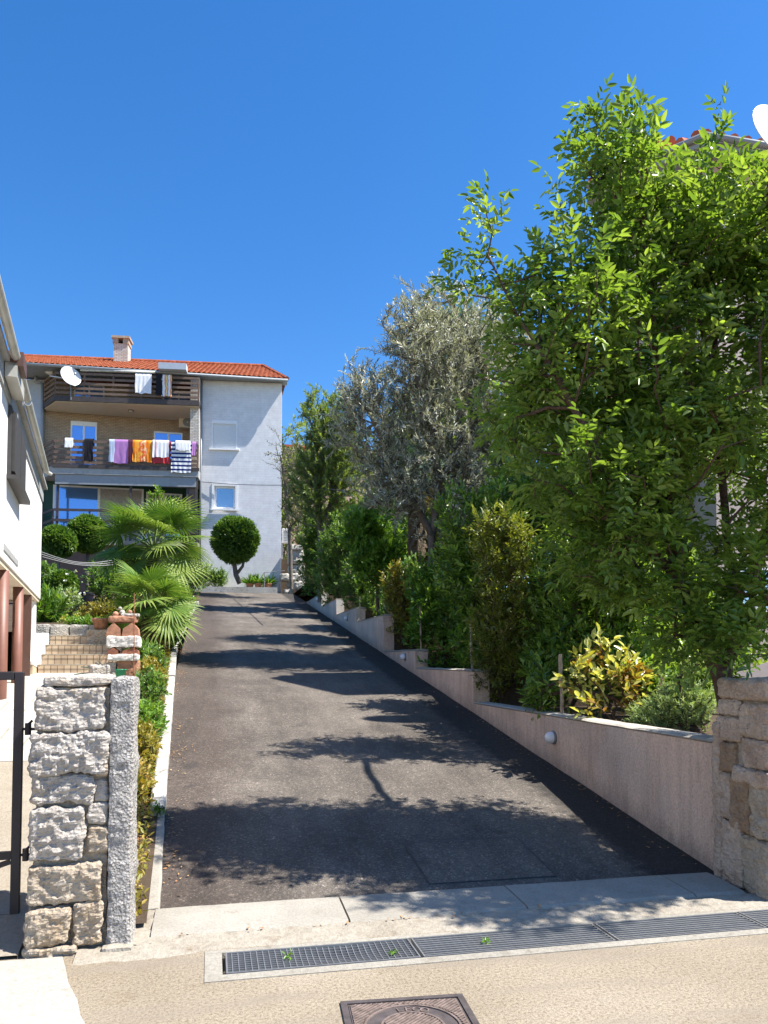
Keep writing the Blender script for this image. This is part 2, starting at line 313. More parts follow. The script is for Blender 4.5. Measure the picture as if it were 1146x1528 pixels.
# ------------------------------------------------------------------ mesh helpers
class MB:
    def __init__(s): s.v = []; s.f = []
    def add(s, vs, fs, mtx=None):
        o = len(s.v)
        s.v += [tuple(mtx @ Vector(p)) if mtx else tuple(p) for p in vs]
        s.f += [tuple(i+o for i in f) for f in fs]; return s
    def box(s, x0, x1, y0, y1, z0, z1, mtx=None, bev=0.):
        b = bev
        if not b:
            vs = [(x0,y0,z0),(x1,y0,z0),(x1,y1,z0),(x0,y1,z0),(x0,y0,z1),(x1,y0,z1),(x1,y1,z1),(x0,y1,z1)]
            return s.add(vs, [(0,3,2,1),(4,5,6,7),(0,1,5,4),(1,2,6,5),(2,3,7,6),(3,0,4,7)], mtx)
        vs = []; fs = []
        def ring(z, i): return [(x0+i,y0,z),(x1-i,y0,z),(x1,y0+i,z),(x1,y1-i,z),(x1-i,y1,z),(x0+i,y1,z),(x0,y1-i,z),(x0,y0+i,z)]
        def ringin(z): return [(x0+b,y0+b,z),(x1-b,y0+b,z),(x1-b,y0+b,z),(x1-b,y1-b,z),(x1-b,y1-b,z),(x0+b,y1-b,z),(x0+b,y1-b,z),(x0+b,y0+b,z)]
        rs = [ringin(z0), ring(z0+b, b), ring(z1-b, b), ringin(z1)]
        for r_ in rs: vs += r_
        for k in range(3):
            for i in range(8):
                j = (i+1) % 8; fs.append((k*8+i, k*8+j, k*8+8+j, k*8+8+i))
        fs.append((0,7,5,3)); fs.append((24,27,29,31))
        return s.add(vs, fs, mtx)
    def bar(s, a, b, wd, ht=None):
        a = Vector(a); b = Vector(b); d = (b-a); ln = d.length; d.normalize(); ht = ht or wd
        sd_ = d.cross(Vector((0,0,1)))
        if sd_.length < 1e-4: sd_ = Vector((1,0,0))
        sd_.normalize(); u = sd_.cross(d)
        m = Matrix((sd_, d, u)).transposed().to_4x4(); m.translation = a
        return s.box(-wd/2, wd/2, 0, ln, -ht/2, ht/2, m)
    def tube(s, pts, rad, n=8, cap=True):
        pts = [Vector(p) for p in pts]; rs = rad if hasattr(rad, '__len__') else [rad]*len(pts)
        vs = []; fs = []; up = None
        for i, p in enumerate(pts):
            d = (pts[min(i+1, len(pts)-1)] - pts[max(i-1, 0)]).normalized()
            if up is None: up = d.orthogonal().normalized()
            else:
                up = up - d*up.dot(d); up = up.normalized() if up.length > 1e-5 else d.orthogonal().normalized()
            q = d.cross(up)
            for k in range(n):
                a = 2*math.pi*k/n; vs.append(p + (up*math.cos(a) + q*math.sin(a))*rs[i])
        for i in range(len(pts)-1):
            for k in range(n):
                fs.append((i*n+k, i*n+(k+1) % n, (i+1)*n+(k+1) % n, (i+1)*n+k))
        if cap: fs.append(tuple(range(n))[::-1]); fs.append(tuple((len(pts)-1)*n+k for k in range(n)))
        return s.add(vs, fs)
    def lathe(s, prof, n=24, mtx=None):
        vs = []; fs = []
        for r_, z in prof:
            for k in range(n): vs.append((r_*math.cos(2*math.pi*k/n), r_*math.sin(2*math.pi*k/n), z))
        for i in range(len(prof)-1):
            for k in range(n): fs.append((i*n+k, i*n+(k+1) % n, (i+1)*n+(k+1) % n, (i+1)*n+k))
        return s.add(vs, fs, mtx)
    def prism(s, poly, z0, z1):
        n = len(poly); vs = [(x, y, z0) for x, y in poly] + [(x, y, z1) for x, y in poly]
        return s.add(vs, [tuple(range(n))[::-1], tuple(range(n, 2*n))] + [(i, (i+1) % n, n+(i+1) % n, n+i) for i in range(n)])
    def build(s, name, mat, parent=None, smooth=False, loc=None):
        me = bpy.data.meshes.new(name); me.from_pydata(s.v, [], s.f); me.update()
        if mat: me.materials.append(mat)
        if smooth: me.polygons.foreach_set('use_smooth', [True]*len(me.polygons))
        o = bpy.data.objects.new(name, me); col.objects.link(o)
        if parent: o.parent = parent
        if loc is not None: o.location = loc
        return o
def tag(o, label=None, cat=None, group=None, kind=None):
    if label: o['label'] = label
    if cat: o['category'] = cat
    if group: o['group'] = group
    if kind: o['kind'] = kind
    return o
def thing(name, label, cat, loc=(0,0,0), rz=0, group=None):
    o = bpy.data.objects.new(name, None); col.objects.link(o); o.empty_display_size = .2
    o.location = loc; o.rotation_euler = (0, 0, rz); return tag(o, label, cat, group)
def struct(name, mb, mat): return tag(mb.build(name, mat), kind='structure')
def copy_tree(o, parent=None):
    c = o.copy(); col.objects.link(c)
    if parent: c.parent = parent
    for ch in list(o.children): copy_tree(ch, c)
    return c
def recalc(o):
    import bmesh
    bm = bmesh.new(); bm.from_mesh(o.data); bmesh.ops.recalc_face_normals(bm, faces=bm.faces); bm.to_mesh(o.data); bm.free(); return o

# rough stone block: gridded box pushed about by fractal noise
def rock(mb, x0, x1, y0, y1, z0, z1, amp=.02, res=.025, rnd=.03, seed=0., face=1.0, shear=None):
    nx, ny, nz = [max(2, int(round(d/res))) for d in (x1-x0, y1-y0, z1-z0)]
    idx = {}; vs = []; fs = []
    c = Vector(((x0+x1)/2, (y0+y1)/2, (z0+z1)/2)); h = Vector(((x1-x0)/2, (y1-y0)/2, (z1-z0)/2))
    def vert(i, j, k):
        if (i, j, k) in idx: return idx[(i, j, k)]
        p = Vector((x0+(x1-x0)*i/nx, y0+(y1-y0)*j/ny, z0+(z1-z0)*k/nz)) - c
        q = Vector([max(-h[a]+rnd, min(h[a]-rnd, p[a])) for a in range(3)])
        d = p-q
        if d.length > 1e-6: p = q + d.normalized()*rnd; nrm = d.normalized()
        else: nrm = Vector((0,0,0))
        w_ = p + c + Vector((seed*3.1, seed*1.7, seed*.9))
        n_ = noise.fractal(w_*5, 1., 2., 3)*.55 + noise.fractal(w_*24, .6, 2.1, 5)*.40
        vd = noise.voronoi(Vector((w_.x*11, w_.y*11, w_.z*15)))[0]; rg = (.45-vd[0])*.55 + (vd[1]-vd[0])*.25
        p = p + nrm*(n_ + rg)*amp*face + Vector((noise.noise(w_*5), noise.noise(w_*5+Vector((9,0,0))), noise.noise(w_*5+Vector((0,9,0)))))*amp*.8
        vs.append(p + c); idx[(i, j, k)] = len(vs)-1; return len(vs)-1
    for i in range(nx):
        for j in range(ny):
            fs.append((vert(i,j,0), vert(i,j+1,0), vert(i+1,j+1,0), vert(i+1,j,0)))
            fs.append((vert(i,j,nz), vert(i+1,j,nz), vert(i+1,j+1,nz), vert(i,j+1,nz)))
    for i in range(nx):
        for k in range(nz):
            fs.append((vert(i,0,k), vert(i+1,0,k), vert(i+1,0,k+1), vert(i,0,k+1)))
            fs.append((vert(i,ny,k), vert(i,ny,k+1), vert(i+1,ny,k+1), vert(i+1,ny,k)))
    for j in range(ny):
        for k in range(nz):
            fs.append((vert(0,j,k), vert(0,j,k+1), vert(0,j+1,k+1), vert(0,j+1,k)))
            fs.append((vert(nx,j,k), vert(nx,j+1,k), vert(nx,j+1,k+1), vert(nx,j,k+1)))
    return mb.add(vs, fs)

# ------------------------------------------------------------------ foliage helpers (numpy)
def nrm(a): return a/np.maximum(np.linalg.norm(a, axis=-1, keepdims=True), 1e-9)
def leaf_mesh(name, P, D, N, Ln, Wd, tone, mat, parent=None, curl=.12, fold=.12, wide=.5):
    n = len(P); D = nrm(D); S = nrm(np.cross(D, N)); N = np.cross(S, D)
    Ln = np.broadcast_to(np.asarray(Ln, float), (n,))[:, None]; Wd = np.broadcast_to(np.asarray(Wd, float), (n,))[:, None]
    V = np.empty((n, 6, 3))
    V[:, 0] = P
    V[:, 1] = P + D*Ln*.32 - S*Wd*wide + N*Wd*fold
    V[:, 2] = P + D*Ln*.70 - S*Wd*wide*.8 + N*(Wd*fold - Ln*curl*.4)
    V[:, 3] = P + D*Ln - N*Ln*curl
    V[:, 4] = P + D*Ln*.70 + S*Wd*wide*.8 + N*(Wd*fold - Ln*curl*.4)
    V[:, 5] = P + D*Ln*.32 + S*Wd*wide + N*Wd*fold
    base = np.arange(n)[:, None]*6
    F = np.concatenate([base+np.array([[0, 1, 2, 3]]), base+np.array([[0, 3, 4, 5]])], 1).reshape(-1)
    me = bpy.data.meshes.new(name)
    me.vertices.add(n*6); me.vertices.foreach_set('co', V.reshape(-1).astype(np.float32))
    me.loops.add(len(F)); me.loops.foreach_set('vertex_index', F.astype(np.int32))
    me.polygons.add(n*2); me.polygons.foreach_set('loop_start', (np.arange(n*2)*4).astype(np.int32))
    me.update(calc_edges=True); me.validate()
    at_ = me.attributes.new('tone', 'FLOAT', 'FACE'); at_.data.foreach_set('value', np.repeat(np.clip(tone, 0, 1), 2).astype(np.float32))
    me.materials.append(mat)
    o = bpy.data.objects.new(name, me); col.objects.link(o)
    if parent: o.parent = parent
    return o
def rdir(n): return nrm(rng.normal(size=(n, 3)))
def blob_tips(blobs, n, shell=.35, voids=0, vr=.3, cut=None):
    """sample twig tips inside ellipsoids ((centre),(radii)), denser toward the rim, with random empty pockets"""
    vol = np.array([b[1][0]*b[1][1]*b[1][2]*(b[2] if len(b) > 2 else 1) for b in blobs]); vol = vol/vol.sum()
    out = []
    while sum(map(len, out)) < n:
        k = rng.choice(len(blobs), size=n, p=vol); c = np.array([blobs[i][0] for i in k]); r_ = np.array([blobs[i][1] for i in k])
        rad = rng.random(n)**shell
        p = c + rdir(n)*rad[:, None]*r_
        if voids:
            vc = c[:voids] + rdir(voids)*r_[:voids]*.9
            for q, vr_ in zip(vc, vr*(.5+rng.random(voids))): p = p[np.linalg.norm(p-q, axis=1) > vr_]
        if cut is not None: p = p[cut(p)]
        out.append(p)
    return np.concatenate(out)[:n]
def grow(stems, tips, step=.22, updraft=.6):
    nodes = []; par = []
    for st in stems:
        st = [np.array(p, float) for p in st]; prev = -1
        if nodes:
            dd = np.linalg.norm(np.array(nodes)-st[0], axis=1)
            if dd.min() < .12: prev = int(dd.argmin())
        for a, b in zip(st[:-1], st[1:]):
            k = max(1, int(np.linalg.norm(b-a)/step))
            for i in range(k):
                q = a+(b-a)*i/k
                nodes.append(q+rng.normal(size=3)*.006); par.append(prev); prev = len(nodes)-1
        nodes.append(st[-1]); par.append(prev)
    nstem = len(nodes)
    A = np.array(nodes); dmin = np.array([np.linalg.norm(A-t, axis=1).min() for t in tips])
    tipn = []
    buf = np.zeros((len(nodes)+len(tips)*14, 3)); buf[:len(nodes)] = A; cnt = len(nodes)
    for ti in np.argsort(dmin):
        t = tips[ti]; dv = t-buf[:cnt]; ds = np.linalg.norm(dv, axis=1)
        cost = ds + np.maximum(0, -dv[:, 2])*1.2 - np.minimum(.5, np.maximum(0, dv[:, 2]))*.3
        j = int(cost.argmin()); a = buf[j].copy(); k = int(np.clip(ds[j]/step, 1, 12)); prev = j
        mid = (a+t)/2; mid[2] += ds[j]*.06*updraft; mid += rng.normal(size=3)*ds[j]*.05
        for i in range(1, k+1):
            s_ = i/k; q = a*(1-s_)**2+2*mid*s_*(1-s_)+t*s_**2
            if i < k: q = q+rng.normal(size=3)*.012
            if cnt >= len(buf): break
            buf[cnt] = q; par.append(prev); prev = cnt; cnt += 1
        tipn.append(prev)
    nodes = buf[:cnt]
    load = np.zeros(cnt); 
    for t in tipn: load[t] += 1
    for i in range(cnt-1, -1, -1):
        if par[i] >= 0 and par[i] < i: load[par[i]] += load[i]
    return nodes, np.array(par), load, np.array(tipn), nstem
def skeleton_mesh(name, nodes, par, load, mat, parent, rtip=.004, expo=.42, rmax=.12, sides=6, minload=0):
    n = len(nodes); kids = [[] for _ in range(n)]
    for i in range(n):
        if par[i] >= 0: kids[par[i]].append(i)
    rad = np.minimum(rmax, rtip*np.maximum(load, 1)**expo)
    mb = MB(); done = np.zeros(n, bool)
    for i in range(n):
        if done[i] or load[i] < minload: continue
        ch = [i]; done[i] = True; c = i
        while kids[c]:
            nx = max(kids[c], key=lambda q: load[q])
            if done[nx]: break
            ch.append(nx); done[nx] = True; c = nx
        pts = [nodes[q] for q in ch]; rs = [rad[q] for q in ch]
        if par[i] >= 0: pts = [nodes[par[i]]]+pts; rs = [min(rad[par[i]], rs[0]*1.1)]+rs
        if len(pts) > 1: mb.tube(pts, rs, sides if rs[0] > .012 else 4, cap=False)
    return mb.build(name, mat, parent, smooth=True)
def tipdirs(nodes, par, tipn, back=2):
    j = tipn.copy()
    for _ in range(back): j = np.where(par[j] >= 0, par[j], j)
    return nodes[tipn], nrm(nodes[tipn]-nodes[j]+1e-6)
def frame(d):
    a = np.where(np.abs(d[:, 2:3]) > .9, np.array([[1., 0, 0]]), np.array([[0, 0, 1.]]))
    u = nrm(np.cross(d, a)); return u, np.cross(d, u)
def twig_leaves(name, P, D, mat, parent, n=8, T=.2, L=.08, W=.03, along=.6, radial=.8, up=.15, jit=.25, young=.25, tonevar=.18, upn=.8, curl=.12, tone0=.52, fold=.12):
    m = len(P); k = np.tile(np.arange(n), (m, 1)); t = (k+rng.random((m, n))*.7)/n
    u, v = frame(D); ph = rng.random((m, 1))*6.28 + k*2.4 + rng.normal(size=(m, n))*.3
    rad = u[:, None]*np.cos(ph)[..., None] + v[:, None]*np.sin(ph)[..., None]
    p = P[:, None] + D[:, None]*((t-.65)*T)[..., None]
    sp = (1.25-.6*t)[..., None]
    d = nrm(D[:, None]*(along+.5*t[..., None]) + rad*radial*sp + np.array([0, 0, up]) + rng.normal(size=(m, n, 3))*jit)
    nn = nrm(np.array([0, 0, upn]) + D[:, None]*.4 + rng.normal(size=(m, n, 3))*.45 + np.array([S3.x, S3.y, S3.z])*.25)
    tone = tone0 + rng.normal(size=(m, 1))*tonevar*.8 + rng.normal(size=(m, n))*tonevar*.7 + young*(t-.5)
    sc = (.7+.6*rng.random((m, n)))
    return leaf_mesh(name, p.reshape(-1, 3), d.reshape(-1, 3), nn.reshape(-1, 3), (L*sc).reshape(-1), (W*sc).reshape(-1), tone.reshape(-1), mat, parent, curl, fold)
def compound_leaves(name, P, D, mat, parent, k=5, rl=.20, pairs=3, L=.07, W=.028, spread=.9, up=.2, tone0=.55, tonevar=.19):
    m = len(P)
    d = nrm(D[:, None]*.55 + rng.normal(size=(m, k, 3))*spread*.6 + np.array([0, 0, up])).reshape(-1, 3)
    p = (P[:, None] + D[:, None]*(rng.random((m, k, 1))-.6)*.22).reshape(-1, 3)
    rlen = rl*(.7+.6*rng.random(len(p)))[:, None]
    N = nrm(np.array([0, 0, 1.]) + rng.normal(size=d.shape)*.45 + np.array([S3.x, S3.y, 0])*.3)
    S = nrm(np.cross(d, N)); N = np.cross(S, d)
    ct = np.repeat(rng.normal(size=m)*tonevar*.8, k) + rng.normal(size=len(p))*tonevar*.6 + tone0
    Ps = []; Ds = []; Ns = []; Ts = []; Sc = []
    for i in range(pairs):
        t = .3+.62*i/max(1, pairs-1)*.9
        droop = N*(t**2*.22)
        for s in (-1, 1):
            Ps.append(p + (d-droop)*rlen*t); Ds.append(nrm(d*.55 + S*s*.85 - N*.18 + rng.normal(size=d.shape)*.13))
            Ns.append(nrm(N + S*s*.15 + rng.normal(size=d.shape)*.22)); Ts.append(ct + rng.normal(size=len(p))*.07); Sc.append((.62+.7*rng.random(len(p)))*(.8+.35*i/max(1, pairs-1)))
    Ps.append(p + (d-N*.2)*rlen*.97); Ds.append(nrm(d-N*.3)); Ns.append(N); Ts.append(ct+.06); Sc.append(1+.2*rng.random(len(p)))
    P_, D_, N_ = map(np.concatenate, (Ps, Ds, Ns)); sc = np.concatenate(Sc)
    return leaf_mesh(name, P_, D_, N_, L*sc, W*sc, np.concatenate(Ts), mat, parent, .12+.25*rng.random((len(P_), 1)), .14)
def px_blob(px, py, d, rx, ry, rd=None, wgt=1.):
    k = d/FPX; return (tuple(at(px, py, d)), (rx*k, (rd if rd is not None else (rx+ry)/2*k), ry*k), wgt)
def plant(name, label, cat, stems, blobs, n, lmat, bark, style, group=None, shell=.4, voids=0, vr=.25, rtip=.004, rmax=.1, extra=None, step=.22, cut=None, foliage='foliage', woody='stems', expo=.42, minload=0):
    tips = blob_tips(blobs, n, shell, voids, vr, cut)
    if extra is not None: tips = np.concatenate([tips, extra])
    nodes, par, load, tipn, ns = grow(stems, tips, step)
    base = Vector(stems[0][0]); root = thing(name, label, cat, base, group=group)
    off = np.array(base); nodes = nodes-off
    skeleton_mesh(woody, nodes, par, load, bark, root, rtip, expo, rmax, minload=minload)
    P, D = tipdirs(nodes, par, tipn)
    style(foliage, P, D, lmat, root)
    return root, nodes, par, load, tipn

# ================================================================== SETTING
SL, Y0 = .15, 5.11
def rz(y): return max(0., SL*(min(y, 36.6)-Y0))
def gz(x, y):
    base = 0. if y < 5 else SL*(min(y, 36.6)-5.1)
    return base - .45
xs = [-400, -150, -60, -25, -12, -6, -3, -1, 1, 3, 5, 8, 14, 30, 70, 160, 400]; ys = [-400, -120, -40, -10, 0, 3, 4.9, 8, 12, 16, 20, 25, 30, 36.6, 42, 60, 100, 200, 500]
mb = MB(); mb.add([(x, y, gz(x, y)) for y in ys for x in xs], [(j*len(xs)+i, j*len(xs)+i+1, (j+1)*len(xs)+i+1, (j+1)*len(xs)+i) for j in range(len(ys)-1) for i in range(len(xs)-1)])
struct('ground', mb, M['ground'])
CX0, CX1, CY0, CY1 = .05, 4.9, 4.08, 4.43
mb = MB()
for x0, x1, y0, y1 in ((-60, 60, -60, CY0), (-60, CX0, CY0, CY1), (CX1, 60, CY0, CY1), (-60, 60, CY1, 5.14)):
    mb.add([(x0, y0, 0), (x1, y0, 0), (x1, y1, 0), (x0, y1, 0)], [(0, 1, 2, 3)])
struct('street', mb, M['street'])
# worn pale slab in front of the gate
mb = MB(); mb.add([(-6, 4.55, .004), (-6, 2.4, .004), (-.28, 2.4, .004), (-.40, 3.1, .004), (-.50, 3.62, .004), (-.56, 3.78, .004), (-.60, 3.95, .004), (-.68, 4.18, .004), (-.72, 4.35, .004), (-.77, 4.54, .004)], [tuple(range(10))])
struct('pavement', mb, M['slab'])
# rough cement apron between street gutter and kerb stones, ragged where it feathers out on the street
def nz3(x, y, z): return noise.noise(Vector((x, y, z)))
mb = MB(); nx, ny = 200, 12; vs = []
for j in range(ny+1):
    for i in range(nx+1):
        x = -.70+5.5*i/nx; y0 = (4.452 if x > -.03 else 4.452-.06*min(1, (-.03-x)*6)) + (.03*nz3(x*4, 0, 3)+.018*nz3(x*15, 0, 5))*(1 if x < -.02 else .2)
        y = y0+(4.695-y0)*j/ny; t_ = min(1, j/2.5)
        vs.append((x, y, -.004 + t_*(.011+.012*(j/ny)+.007*nz3(x*8, y*12, 0)+.005*nz3(x*26, y*26, 1))))
mb.add(vs, [(j*(nx+1)+i, j*(nx+1)+i+1, (j+1)*(nx+1)+i+1, (j+1)*(nx+1)+i) for j in range(ny) for i in range(nx)])
tag(mb.build('pavement', M['rough_cement'], smooth=True), kind='structure')
mb = MB(); nx, ny = 14, 36; vs = []
for j in range(ny+1):
    for i in range(nx+1):
        x = -.66+.345*i/nx; y = 4.60+.8*j/ny
        vs.append((x, y, .012+.045*(j/ny)+.014*nz3(x*9, y*9, 1)+.010*nz3(x*25, y*25, 2)))
mb.add(vs, [(j*(nx+1)+i, j*(nx+1)+i+1, (j+1)*(nx+1)+i+1, (j+1)*(nx+1)+i) for j in range(ny) for i in range(nx)])
tag(mb.build('pavement', M['rough_cement'], smooth=True), kind='structure')
# asphalt driveway, slightly uneven
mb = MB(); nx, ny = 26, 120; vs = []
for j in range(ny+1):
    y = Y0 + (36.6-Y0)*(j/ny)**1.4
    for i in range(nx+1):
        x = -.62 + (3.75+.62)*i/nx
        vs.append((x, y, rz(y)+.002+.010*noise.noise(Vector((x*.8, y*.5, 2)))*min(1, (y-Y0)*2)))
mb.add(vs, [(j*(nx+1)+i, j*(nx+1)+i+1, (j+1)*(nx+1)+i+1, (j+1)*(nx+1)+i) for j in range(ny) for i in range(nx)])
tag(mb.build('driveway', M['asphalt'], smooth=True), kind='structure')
mb = MB(); zt = rz(36.6)
mb.add([(-4.5, 36.6, zt), (9, 36.6, zt), (9, 41, zt), (-4.5, 41, zt)], [(0, 1, 2, 3)])
mb.add([(3.72, 31.2, zt-.03), (9, 31.2, zt-.03), (9, 36.6, zt-.01), (3.72, 36.6, zt-.01)], [(0, 1, 2, 3)])
struct('driveway', mb, M['asphalt'])
# courtyard left of the gate pillar
def cz(y): return np.interp(y, [4.5, 4.6, 9.7, 13.9, 15.2], [.008, .03, 1.15, 1.38, 1.42])
mb = MB(); yy = [4.56, 5.2, 6, 6.8, 7.6]
for a, b in zip(yy[:-1], yy[1:]): mb.add([(-9, a, cz(a)), (-1.0, a, cz(a)), (-1.0, b, cz(b)), (-9, b, cz(b)), (-1.0, a, -.3), (-1.0, b, -.3)], [(0, 1, 2, 3), (1, 4, 5, 2)])
struct('courtyard_ground', mb, M['court'])
mb = MB(); yy = [7.6, 8.6, 9.7, 11, 12.4, 13.98]
for a, b in zip(yy[:-1], yy[1:]): mb.add([(-9, a, cz(a)+.004), (-1.0, a, cz(a)+.004), (-1.0, b, cz(b)+.004), (-9, b, cz(b)+.004), (-1.0, a, -.1), (-1.0, b, .2)], [(0, 1, 2, 3), (1, 4, 5, 2)])
struct('courtyard_paving', mb, M['paving'])
# planting strip beside the drive, garden above the steps, soil behind the retaining wall
mb = MB(); yy = [4.85, 6, 8, 11, 14, 18, 24, 30, 36.5]
def strip(mb, x0, x1, zf, yy):
    for a, b in zip(yy[:-1], yy[1:]): mb.add([(x0(a), a, zf(a)), (x1(a), a, zf(a)), (x1(b), b, zf(b)), (x0(b), b, zf(b))], [(0, 1, 2, 3)])
def kx(y): return float(np.interp(y, [5.1, 6.8, 11.6, 14.6, 18.3, 24, 30, 37], [-.30, -.37, -.53, -.63, -.76, -.66, -.46, -.45]))
strip(mb, lambda y: -1.3, lambda y: kx(y)-.06, lambda y: rz(y)+.05, yy)
struct('soil', mb, M['soil'])
def uz(y): return 2.1+(y-15.3)*.118
mb = MB(); strip(mb, lambda y: -16, lambda y: -1.15, uz, [15.5, 20, 26, 32, 37])
struct('garden_ground', mb, M['soil'])
SECT = [(5.07, 10.68, 1.0), (10.68, 13.96, 1.46), (13.96, 16.7, 1.80), (16.7, 19.98, 2.61), (19.98, 23.34, 2.99), (23.34, 26.6, 3.47), (26.6, 31.0, 3.93)]
mb = MB()
for a, b, t in SECT: mb.box(3.92, 16, a+.003, b-.003, t-1.6, t-.09)
struct('garden_soil', mb, M['soil'])

# ------------------------------------------------------------------ kerb stones, drain, manhole
edges = [-.33, .83, 1.98, 3.18, 3.56]
names = ['long concrete kerb stone in full sun nearest the left pillar', 'kerb stone dappled with leaf shade, second from the left pillar',
         'grey shaded kerb stone, second from the right pillar', 'short kerb stone end touching the right pillar']
for i in range(4):
    mb = MB(); x0, x1 = edges[i]+.006, edges[i+1]-.006
    pr = [(4.69, -.05), (4.69, .018), (4.72, .032), (5.06, .050), (5.115, .050), (5.115, -.05)]
    nn_ = 10; vs = []
    for k in range(nn_+1):
        x = x0+(x1-x0)*k/nn_
        for y, z in pr: vs.append((x, y + (.004*noise.noise(Vector((x*6, y, i)))), z + (.004*noise.noise(Vector((x*5, y*8, 4))) if z > 0 else 0)))
    m_ = len(pr)
    mb.add(vs, [(k*m_+j, k*m_+j+1, (k+1)*m_+j+1, (k+1)*m_+j) for k in range(nn_) for j in range(m_-1)] + [tuple(range(m_))[::-1], tuple(nn_*m_+j for j in range(m_))])
    tag(recalc(mb.build('kerb_stone', M['kerb'])), names[i], 'kerb stone', 'kerb stones across the foot of the driveway')
dr = thing('drain_channel', 'pale cement drain channel across the foot of the driveway', 'drain', (2.4, 4.25, 0))
mb = MB(); dx, dy = -2.4, -4.25
mb.box(CX0+dx-.07, CX1+dx, 4.025+dy, 4.10+dy, -.25, .005); mb.box(CX0+dx-.07, CX1+dx, 4.405+dy, 4.45+dy, -.25, .0045); mb.box(CX0+dx-.07, CX0+dx+.02, 4.101+dy, 4.404+dy, -.25, .0045)
mb.build('rim', M['white_cement'], dr)
mb = MB(); mb.add([(CX0+dx, 4.1+dy, -.2), (CX1+dx, 4.1+dy, -.2), (CX1+dx, 4.41+dy, -.2), (CX0+dx, 4.41+dy, -.2)], [(0, 1, 2, 3)])
mb.build('channel_bed', M['pit'], dr)
gl = ['fine mesh drain grating nearest the left pillar, slightly buckled', 'long-bar drain grating between the buckled mesh grating and the shaded one', 'drain grating in leaf shade in front of the right pillar', 'drain grating running out of the picture past the right pillar']
for i, (x0, x1) in enumerate(((.085, 1.12), (1.13, 2.27), (2.28, 3.26), (3.27, 4.4))):
    g = thing('drain_grating', gl[i], 'grating', ((x0+x1)/2, 4.255, 0), group='gratings in the drain')
    h = (x1-x0)/2-.004; yy0, yy1 = -.143, .143
    mb = MB(); mb.box(-h, h, yy0, yy0+.008, -.03, .006); mb.box(-h, h, yy1-.008, yy1, -.03, .006); mb.box(-h, -h+.008, yy0+.008, yy1-.008, -.03, .0055); mb.box(h-.008, h, yy0+.008, yy1-.008, -.03, .0055)
    mb.build('frame', M['galv'], g)
    mb = MB(); dent = lambda x, y: -.022*math.exp(-((x-.12)**2/.05+(y)**2/.015)) if i == 0 else 0
    if i == 0:
        k = 31
        for q in range(1, k):
            x = -h+2*h*q/k
            for r_ in range(6):
                ya, yb = yy0+.008+(yy1-yy0-.016)*r_/6, yy0+.008+(yy1-yy0-.016)*(r_+1)/6
                mb.bar((x, ya, -.006+dent(x, ya)), (x, yb, -.006+dent(x, yb)), .004, .016)
        for q in range(1, 10):
            y = yy0+(yy1-yy0)*q/10
            for r_ in range(16):
                xa, xb = -h+2*h*r_/16, -h+2*h*(r_+1)/16
                mb.bar((xa, y, -.004+dent(xa, y)), (xb, y, -.004+dent(xb, y)), .004, .012)
    else:
        for q in range(1, 9): y = yy0+(yy1-yy0)*q/9; mb.bar((-h+.008, y, -.006), (h-.008, y, -.006), .008, .02)
        for q in range(1, 30): x = -h+2*h*q/30; mb.bar((x, yy0+.008, -.010), (x, yy1-.008, -.010), .004, .008)
    mb.build('bars', M['galv'], g)
mh = thing('manhole_cover', 'brown cast iron square manhole cover with ribbed plate and lettered ring', 'manhole', (.872, 3.345, 0), R(-4))
mb = MB(); S_ = .292
for a, b, c_, d_ in ((-S_, S_, -S_, -S_+.03), (-S_, S_, S_-.03, S_), (-S_, -S_+.03, -S_+.03, S_-.03), (S_-.03, S_, -S_+.03, S_-.03)): mb.box(a, b, c_, d_, -.03, .010)
mb.build('frame', M['iron'], mh)
mb = MB(); mb.box(-S_+.034, S_-.034, -S_+.034, S_-.034, -.03, .004); mb.build('plate', M['iron'], mh)
mb = MB(); q = S_-.045
for k in range(-26, 27):
    c_ = k*.0225; seg = None
    for s_ in range(0, 141):
        x = -q+2*q*s_/140; y = x*.9+c_; r_ = math.hypot(x, y)
        inside = abs(y) <= q and (r_ > .222 or r_ < .128) and s_ < 140
        if inside and seg is None: seg = (x, y)
        if not inside and seg is not None:
            if abs(x-seg[0]) > .015: mb.bar((seg[0], seg[1], .005), (x, y, .005), .009, .008)
            seg = None
mb.build('ribs', M['iron_worn'], mh)
mb = MB()
for r0, r1 in ((.205, .215), (.132, .142)): mb.lathe([(r0, .003), (r0, .010), (r1, .010), (r1, .003)], 56)
for x in (-q, q): mb.box(x-.003, x+.003, -q, q, .002, .008)
for y in (-q, q): mb.box(-q+.004, q-.004, y-.003, y+.003, .002, .0075)
mb.build('ring', M['iron_worn'], mh)
mb = MB()
for k, chv in enumerate('LECO'):
    cu = bpy.data.curves.new('letter', 'FONT'); cu.body = chv; cu.size = .058; cu.extrude = .003; cu.align_x = 'CENTER'
    to = bpy.data.objects.new('letter', cu); col.objects.link(to)
    dg = bpy.context.evaluated_depsgraph_get(); me = to.evaluated_get(dg).to_mesh()
    a = R(101-k*13); m_ = Matrix.Translation((.152*math.cos(a), .152*math.sin(a), .006)) @ Matrix.Rotation(a-math.pi/2, 4, 'Z')
    mb.add([v.co.copy() for v in me.vertices], [tuple(p.vertices) for p in me.polygons], m_)
    to.to_mesh_clear(); bpy.data.objects.remove(to); bpy.data.curves.remove(cu)
mb.build('lettering', M['iron_worn'], mh)
ic = thing('inspection_cover', 'rectangular asphalt-filled inspection cover sunk in the shaded driveway', 'inspection cover', (1.98, 5.68, rz(5.68)+.006))
ic.rotation_euler = (math.atan(SL), 0, 0)
